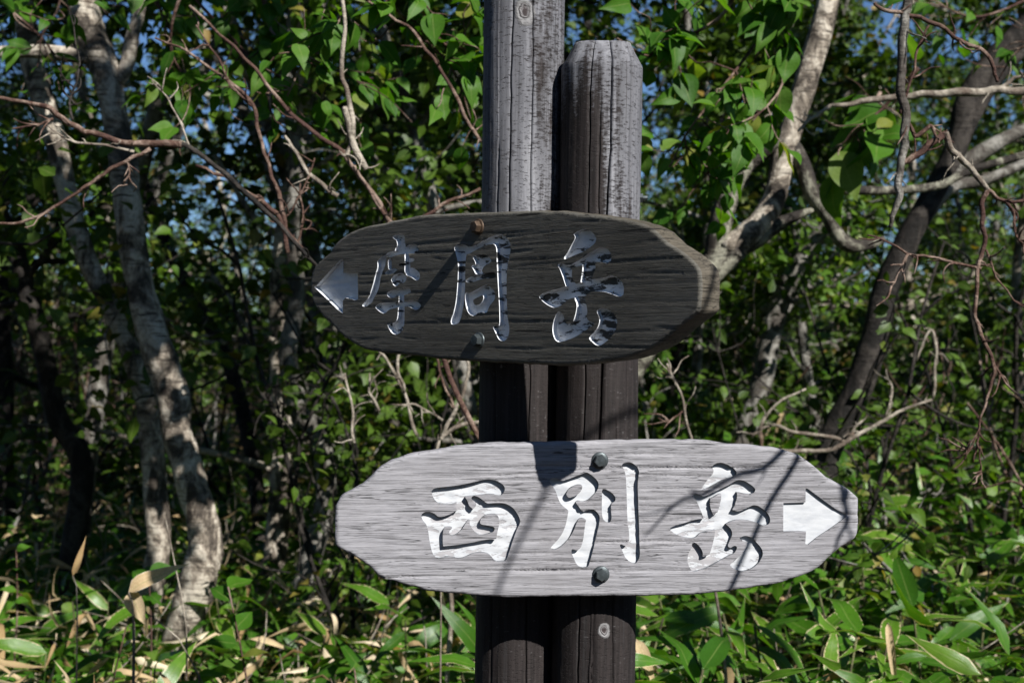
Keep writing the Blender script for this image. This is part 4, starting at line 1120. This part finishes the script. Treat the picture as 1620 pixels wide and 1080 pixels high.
tube(g, [(-0.03, 0.0, 2.1), (top[0] * 0.4, top[1] * 0.5, 2.25), tuple(top)], [0.02, 0.012, 0.0055], 8, 4, 0.05, rg)
for tgt in ([(1360, 690)],):
    uv = bl[3](np.array(tgt, float)); wp = (bl[0] + uv[:, :1] * bl[1] + np.column_stack([np.zeros((1, 2)), uv[:, 1]]) + np.array(S) * 0.9)[0] - np.array([2.3, 1.0, 0])
    tube(g, [(-0.04, 0.02, 1.7), tuple((wp + np.array([-0.04, 0.02, 1.7])) / 2 + np.array([0, 0, 0.08])), tuple(wp)], [0.014, 0.009, 0.0045], 8, 4, 0.05, rg)
link('trunk', g.mesh('trunk'), MAT['dark_bark'], r1)
r2, q2 = shadow_bough('roadside_sapling', 'thin bare sapling beside the trail beyond the right edge', [([(900, 690), (872, 752), (835, 830), (800, 905), (770, 980)], (0.0045, 0.0028))], 1.7, (1.75, 1.0, 0), 'dark_bark', 42)
tp = q2[0] - np.array([1.75, 1.0, 0])
g = Geo(); tube(g, [(0, 0, -0.1), (0.02, 0, 0.9), (0.0, 0.02, 1.7), (tp[0] * 0.4, tp[1] * 0.4, tp[2] + 0.25), tuple(tp)], [0.016, 0.014, 0.011, 0.008, 0.0045], 8, 4, 0.05, rg)
link('stem', g.mesh('stem'), MAT['dark_bark'], r2)

# ---- leafy boughs with leaves one can pick apart ------------------------
def leaf_mesh(name, shp, mat):
    v, q, uv = shp
    me = _mesh(name, v, q, None, uv, np.zeros(len(v))); me.materials.append(mat); return me
LM = [leaf_mesh('leaf', leaf_shape(10, w, f, b, base=0.72), MAT['leaf_big']) for (w, f, b) in ((0.33, 0.18, 0.15), (0.30, 0.12, 0.4), (0.35, 0.3, 0.05), (0.28, 0.2, 0.6), (0.26, 0.5, 0.3))]
def put_leaf(me, parent, off, pos, d, nh, size, name='leaf'):
    Rm = rot_from(np.array([d]), np.array([nh]))[0]
    o = bpy.data.objects.new(name, me); COL.objects.link(o); o.parent = parent
    mw = Matrix([[*(Rm[0] * size), pos[0] - off[0]], [*(Rm[1] * size), pos[1] - off[1]], [*(Rm[2] * size), pos[2] - off[2]], [0, 0, 0, 1]])
    o.matrix_local = mw
    return o
def leafy_bough(label, stems, D, n, size, seed, cover, name='leafy_bough', meshes=None, mat='red_twig'):
    """Stems (photo pixels) carrying n single leaves; cover spreads side twigs."""
    rng = np.random.default_rng(seed); meshes = meshes or LM
    paths = [px_path(s_, D) for s_ in stems]
    root = thing(name, label, 'branch', tuple(paths[0][0])); off = paths[0][0]
    g = Geo(); tw_all = []
    for p in paths:
        p = p + rng.standard_normal(p.shape) * 0.02 * np.array([.3, 2, .3])
        tube(g, p - off, np.linspace(0.006, 0.002, len(p)), 6, 4, 0.06, rng)
        cr = catmull(p, 5)
        for _ in range(int(5 + len(p) * 1.6)):
            i_ = rng.integers(1, len(cr) - 1); d = (cr[i_] - cr[i_ - 1]); d = d / (np.linalg.norm(d) + 1e-9) + rng.standard_normal(3) * 0.9
            tw = wander(rng, cr[i_], d, cover * rng.uniform(.5, 1.2), 5, 0.3, 0.0)
            tube(g, tw - off, np.linspace(0.0022, 0.001, 6), 5, 2, 0, rng); tw_all.append(tw)
    link('twigs', g.mesh('twigs'), MAT[mat], root)
    for k in range(n):
        tw = tw_all[rng.integers(0, len(tw_all))]; i_ = rng.integers(1, 6)
        d = rng.standard_normal(3) * 0.8 + (tw[i_] - tw[i_ - 1]) / (np.linalg.norm(tw[i_] - tw[i_ - 1]) + 1e-9); d[2] -= 0.45
        nh = rng.standard_normal(3) * 0.5 + np.array([0, -0.3, 0.7]) + np.array(S) * 0.6
        put_leaf(meshes[rng.integers(0, len(meshes))], root, off, tw[i_], d, nh, size * rng.uniform(0.6, 1.25))
    return root
leafy_bough('leafy bough of toothed green leaves hanging above the upper board, left of the posts', [[(560, -120), (600, -20), (660, 40), (720, 110), (745, 190)], [(600, -60), (650, 0), (700, 60), (740, 80)], [(540, -80), (520, 20), (480, 90), (450, 150)]], 3.3, 150, 0.07, 51, 0.16)
leafy_bough('shaded leafy bough filling the top left between the birch and the posts', [[(250, -100), (300, -10), (370, 60), (420, 130), (430, 190)], [(400, -80), (420, 0), (450, 60), (520, 100), (580, 130)], [(330, -80), (290, 20), (270, 80), (300, 140)]], 3.7, 190, 0.068, 52, 0.2)
leafy_bough('bright leafy bough of broad leaves beside the top of the short post', [[(1330, -90), (1240, 0), (1200, 60), (1150, 130), (1090, 200), (1060, 260)], [(1180, -80), (1140, 10), (1080, 60), (1030, 90), (960, 70)], [(1260, -60), (1230, 60), (1235, 120), (1190, 190)]], 3.4, 190, 0.078, 53, 0.17)
leafy_bough('sparse low leafy bough hanging in front of the old lichened tree', [[(1190, 190), (1150, 240), (1110, 290), (1080, 320)], [(1160, 180), (1120, 230), (1060, 260)]], 3.8, 60, 0.072, 54, 0.16)
leafy_bough('group of large smooth leaves behind the hanging limb under the level bough', [[(1430, 120), (1390, 170), (1350, 210), (1320, 240)], [(1400, 150), (1370, 200), (1400, 240)]], 3.9, 26, 0.12, 55, 0.14)
leafy_bough('dim leafy bough drooping across the two birch trunks at the top left', [[(-60, -60), (0, 10), (60, 60), (90, 140)], [(60, -90), (100, 0), (60, 60)], [(180, -80), (240, 0), (260, 60)]], 3.9, 90, 0.065, 56, 0.2)
leafy_bough('leafy twig with a few yellowish leaves at the top right corner', [[(1700, -40), (1600, 10), (1540, 30), (1480, 10)], [(1680, 60), (1620, 80), (1590, 120)]], 4.2, 30, 0.06, 57, 0.16)

# unseen overhanging crowns added above the picture, placed to shade what lies behind the sign
def overhang(label, base, h, r, crown_c, n, leaves, length, seed, t0=0.5, bark='grey_bark', leafmat='leaf'):
    rng = np.random.default_rng(seed); root = thing('added_shade_tree', label, 'tree', (base[0], base[1], ground_z(base[0], base[1])))
    path = np.array([(0, 0, -0.1), (0.05, 0.03, h * .3), ((crown_c[0] - base[0]) * .3, (crown_c[1] - base[1]) * .3, h * .6), ((crown_c[0] - base[0]) * .8, (crown_c[1] - base[1]) * .8, h * .85), (crown_c[0] - base[0], crown_c[1] - base[1], h)])
    path = catmull(path, 3)
    g, w, lv = Geo(), Geo(), Geo()
    tube(g, path, np.linspace(r, r * .4, len(path)), 10, 2, 0.05, rng); link('trunk', g.mesh('trunk'), MAT[bark], root)
    boughs(rng, w, lv, path, t0, 1.0, n, length, r * .3, leaves, 0.075, SH_SMALL, spread=0.10, up=0.03)
    link('branches', w.mesh('branches'), MAT[bark], root); c_ = link('crown', lv.mesh('crown'), MAT[leafmat], root); c_['kind'] = 'stuff'
overhang('added shade tree beyond the right edge, level with the signpost, leaning over the trail side', (2.6, 2.9), 4.4, 0.07, (0.9, 2.05), 18, 3600, 1.0, 61, 0.80)
overhang('added shade tree beyond the right edge whose crown reaches over behind the signpost', (2.4, 4.4), 4.3, 0.07, (0.3, 4.5), 20, 5000, 1.2, 62, 0.7)
overhang('tall added shade tree beyond the right edge, its high crown spread over the dark thicket', (3.3, 6.6), 5.4, 0.08, (0.5, 6.6), 22, 7500, 1.6, 64, 0.65)
overhang('added shade tree beyond the right edge, deepest in the wood of its row', (3.1, 5.6), 4.6, 0.07, (1.3, 6.0), 14, 3200, 1.3, 63)

# unseen wood added on the near side of the trail to cut sky light
rng = np.random.default_rng(404); ring = []
while len(ring) < 46:
    x, y = rng.uniform(-11, 11), rng.uniform(-12, 5)
    if y > -3.4 and (abs(x) < 3.0 or abs(x) < 0.45 * max(y, 0) + 2.6): continue
    if y > -3.4 and x > 0 and y > -1.0 and x < 4.5: continue
    if all((x - a) ** 2 + (y - b) ** 2 > 1.2 ** 2 for a, b in ring): ring.append((x, y))
for k, (x, y) in enumerate(ring):
    c = copy_tree(protos[k % len(protos)], (x, y, ground_z(x, y)), rng.uniform(0, 6.28), rng.uniform(0.95, 1.15), 'slim leafy tree added unseen on the near side of the trail')
    c['group'] = 'unseen trees added on the near side of the trail'

# ---- dwarf bamboo ---------------------------------------------------------
SL = [leaf_mesh('bamboo_leaf', leaf_shape(11, w, f, b, base=0.62), MAT['sasa']) for (w, f, b) in ((0.115, 0.25, 0.35), (0.105, 0.15, 0.6), (0.125, 0.3, 0.15), (0.11, 0.2, 0.95), (0.10, 0.35, 0.45))]
SD = [leaf_mesh('dry_leaf', leaf_shape(12, w, f, b, base=0.62), MAT['straw']) for (w, f, b) in ((0.075, 0.5, 1.1), (0.05, 1.1, 0.7), (0.06, 0.3, 1.3))]
CU = []
for k in range(4):
    rg = np.random.default_rng(200 + k); g = Geo()
    cp = wander(rg, (0, 0, 0), (rg.uniform(-.3, .3), rg.uniform(-.3, .3), 1), 1.0, 4, 0.10)
    tube(g, cp, [0.006, 0.0055, 0.005, 0.0045, 0.004], 5, 2, 0, rg)
    me = g.mesh('culm'); me.materials.append(MAT['culm']); CU.append((me, cp))
def bamboo(x, y, h, seed, dry=0.12, big=1.0):
    rng = np.random.default_rng(seed)
    z = float(ground_z(x, y)) - 0.03
    root = link('dwarf_bamboo', None, loc=(x, y, z))
    tag(root, ('front row' if y < 3.9 else 'second row' if y < 5.2 else 'back row') + ' dwarf bamboo with long pale edged leaves ' + where(x, y), 'bamboo', 'dwarf bamboo plants in the undergrowth')
    me, cp = CU[rng.integers(0, 4)]
    c = link('culm', me, None, root); a0 = rng.uniform(0, 6.28); c.rotation_euler = (0, 0, a0); c.scale = (h, h, h)
    Rz = np.array([[math.cos(a0), -math.sin(a0), 0], [math.sin(a0), math.cos(a0), 0], [0, 0, 1]])
    cr = catmull(cp, 4) @ Rz.T * h
    nl = int(rng.integers(5, 9)); b0 = rng.uniform(0, 6.28)
    for k in range(nl):
        f = rng.uniform(0.6, 1.0) if k else 1.0
        pos = cr[int(f * (len(cr) - 1))]
        a = b0 + k * 2.3 + rng.uniform(-.5, .5)
        d = np.array([math.cos(a), math.sin(a), rng.uniform(-0.55, 1.1)])
        isdry = rng.random() < dry
        me_l = SD[rng.integers(0, 3)] if isdry else SL[rng.integers(0, 5)]
        if isdry: d[2] = rng.uniform(-1.2, 0.4)
        nh = np.array([0, 0, 1.0]) + rng.standard_normal(3) * 0.5 + np.array(S) * 0.35
        put_leaf(me_l, root, np.zeros(3), pos, d, nh, rng.uniform(0.12, 0.245) * big, 'leaf')
    return root
rng = np.random.default_rng(88)
bs = []
tries = 0
while len(bs) < 290 and tries < 9000:
    tries += 1
    D = 3.05 + 5.0 * rng.random() ** 1.35
    x = rng.uniform(-0.40, 0.42) * D
    left = x < -0.05 * D
    if left and (D > 5.0 or rng.random() < 0.35): continue
    if -0.12 < x < 0.25 and D < 2.6: continue
    if all((x - a) ** 2 + (D - b) ** 2 > 0.10 ** 2 for a, b in bs):
        bs.append((x, D))
for k, (x, D) in enumerate(bs):
    left = x < -0.05 * D
    bamboo(x, D, (rng.uniform(0.34, 0.60) if left else rng.uniform(0.50, 0.78) + 0.10 * min(3, max(0, D - 4))), 1000 + k, 0.22 if left else 0.14)

# undergrowth that nobody could count
ug = Geo(); rng = np.random.default_rng(123)
n = 11000
D = 3.0 + 11 * rng.random(n) ** 1.3; xx = rng.uniform(-0.46, 0.48, n) * D
hz = np.where(xx > -0.03 * D, rng.uniform(0.12, 0.68, n) + rng.random(n) * 0.13 * np.clip(D - 4, 0, 4), rng.uniform(0.05, 0.42, n))
dirs = rng.standard_normal((n, 3)); dirs[:, 2] = np.abs(dirs[:, 2]) * 0.5
scatter_leaves(ug, rng, np.column_stack([xx, D, ground_z(xx, D) + hz]), 0.16, leaf_shape(6, 0.115, 0.2, 0.4, base=0.62), dirs, 1.0, 0.3)
tag(link('undergrowth', ug.mesh('undergrowth'), MAT['sasa']), 'thick green undergrowth of narrow leaves filling in among the bamboo', kind='stuff')
sg = Geo(); n = 5600
D = 3.0 + 7 * rng.random(n) ** 1.2; xx = rng.uniform(-0.44, 0.46, n) * D
dirs = rng.standard_normal((n, 3)); dirs[:, 2] *= 0.6
scatter_leaves(sg, rng, np.column_stack([xx, D, ground_z(xx, D) + rng.uniform(0.02, 0.5, n)]), 0.12, leaf_shape(5, 0.07, 0.9, 0.7, base=0.62), dirs, 0.5, 0.2)
tag(link('leaf_litter', sg.mesh('leaf_litter'), MAT['straw']), 'straw coloured dead leaves and stalks littering the undergrowth', kind='stuff')
hb = Geo(); n = 6000
D = 3.0 + 5 * rng.random(n) ** 1.2; xx = np.where(rng.random(n) < 0.75, rng.uniform(-0.44, -0.02, n), rng.uniform(-0.02, 0.46, n)) * D
scatter_leaves(hb, rng, np.column_stack([xx, D, ground_z(xx, D) + rng.uniform(0.06, 0.46, n) ** 1.1]), 0.058, SH_MED, None, 1.0, 0.4)
tag(link('ground_cover', hb.mesh('ground_cover'), MAT['leaf_big']), 'low ground cover of small round green leaves among the litter', kind='stuff')
br = Geo()
for k in range(520):
    D_ = 3.2 + 5.5 * rng.random(); x_ = rng.uniform(-0.42, 0.44) * D_
    z_ = float(ground_z(x_, D_)) + rng.uniform(0.0, 0.35)
    tube(br, wander(rng, (x_, D_, z_), (rng.uniform(-1, 1), rng.uniform(-1, 1), rng.uniform(0, 1.4)), rng.uniform(0.2, 0.6), 4, 0.25), np.linspace(0.003, 0.0015, 5), 4, 2, 0, rng, False)
tag(link('dead_stalks', br.mesh('dead_stalks'), MAT['pale_twig']), 'thin dry stalks and twigs tangled through the undergrowth', kind='stuff')

# low broad-leaved seedlings
rng = np.random.default_rng(321)
def seedling(label, px, py, D, n, size, h, grp=None):
    p = P(px, py, D); z = float(ground_z(p[0], p[1]))
    root = thing('seedling', label, 'plant', (p[0], p[1], z), grp); off = np.array([p[0], p[1], z])
    g = Geo(); H = p[2] - z
    st = wander(rng, (0, 0, -0.03), (0, 0, 1), H, 4, 0.08); tube(g, st, np.linspace(0.004, 0.002, 5), 6, 3, 0, rng); link('stem', g.mesh('stem'), MAT['red_twig'], root)
    for k in range(n):
        a = k * 2.4 + rng.random(); q_ = st[-1] * (1 - 0.3 * k / n * h) + off
        put_leaf(LM[rng.integers(0, 5)], root, off, q_, np.array([math.cos(a), math.sin(a), rng.uniform(0, .7)]), np.array([0, -0.3, 1]) + rng.standard_normal(3) * .3 + np.array(S) * .4, size * rng.uniform(.75, 1.2))
seedling('broad leaved seedling with one upright bright leaf below the left end of the lower board', 440, 900, 3.3, 7, 0.085, 1.0)
seedling('small seedling with fresh green leaves close to the left of the post foot', 600, 1030, 3.25, 10, 0.05, 1.2)
seedling('yellowish seedling in the sunlit litter in front of the big birch', 180, 975, 3.6, 9, 0.045, 1.5)
seedling('seedling with round bright leaves in front of the crooked birch', 235, 890, 3.9, 8, 0.08, 1.2)
seedling('dark leaved seedling in shade at the bottom, left of the posts', 330, 1040, 3.0, 9, 0.075, 1.6)
seedling('seedling with yellow tips at the left edge of the undergrowth', 20, 850, 4.2, 7, 0.05, 1.0)

# big dry leaves that catch the sun
def dry_leaf(label, px, py, D, d, nh, size, w=0.13, mat='orange'):
    me = leaf_mesh('dry_leaf', leaf_shape(9, w, 0.5, 0.25, base=0.62), MAT[mat]); p = P(px, py, D)
    root = thing('dry_leaf', label, 'leaf', tuple(p)); put_leaf(me, root, p, p, np.array(d, float), np.array(nh, float), size, 'blade')
    g = Geo(); tube(g, [(0, 0, 0), (0.01, 0.005, -0.1), (0.0, 0.0, ground_z(p[0], p[1]) - p[2])], [0.0015, 0.002, 0.003], 5, 3); link('stalk', g.mesh('stalk'), MAT['pale_twig'], root)
dry_leaf('large orange brown dry leaf rising to the right, in front of the big birch', 203, 935, 3.15, (0.8, -0.1, 0.48), (0.1, -1, 0.7), 0.145, 0.13)
dry_leaf('pale straw dry leaf hanging down below the orange one', 205, 935, 3.16, (0.3, -0.1, -0.6), (0, -1, 0.4), 0.085, 0.24, 'straw')
dry_leaf('tan dry bamboo leaf hanging beside the left of the post foot', 690, 880, 3.0, (0.55, -0.1, -0.4), (0.2, -1, 0.6), 0.14, 0.14)
dry_leaf('pale upright curled dry leaf in the litter at the left', 115, 910, 3.5, (0.3, 0, 0.8), (0.4, -1, 0), 0.10, 0.08, 'straw')
dry_leaf('narrow straw leaf drooping right of the post foot', 1005, 1010, 3.1, (0.35, -0.1, -0.7), (0.3, -1, 0.2), 0.12, 0.12, 'straw')
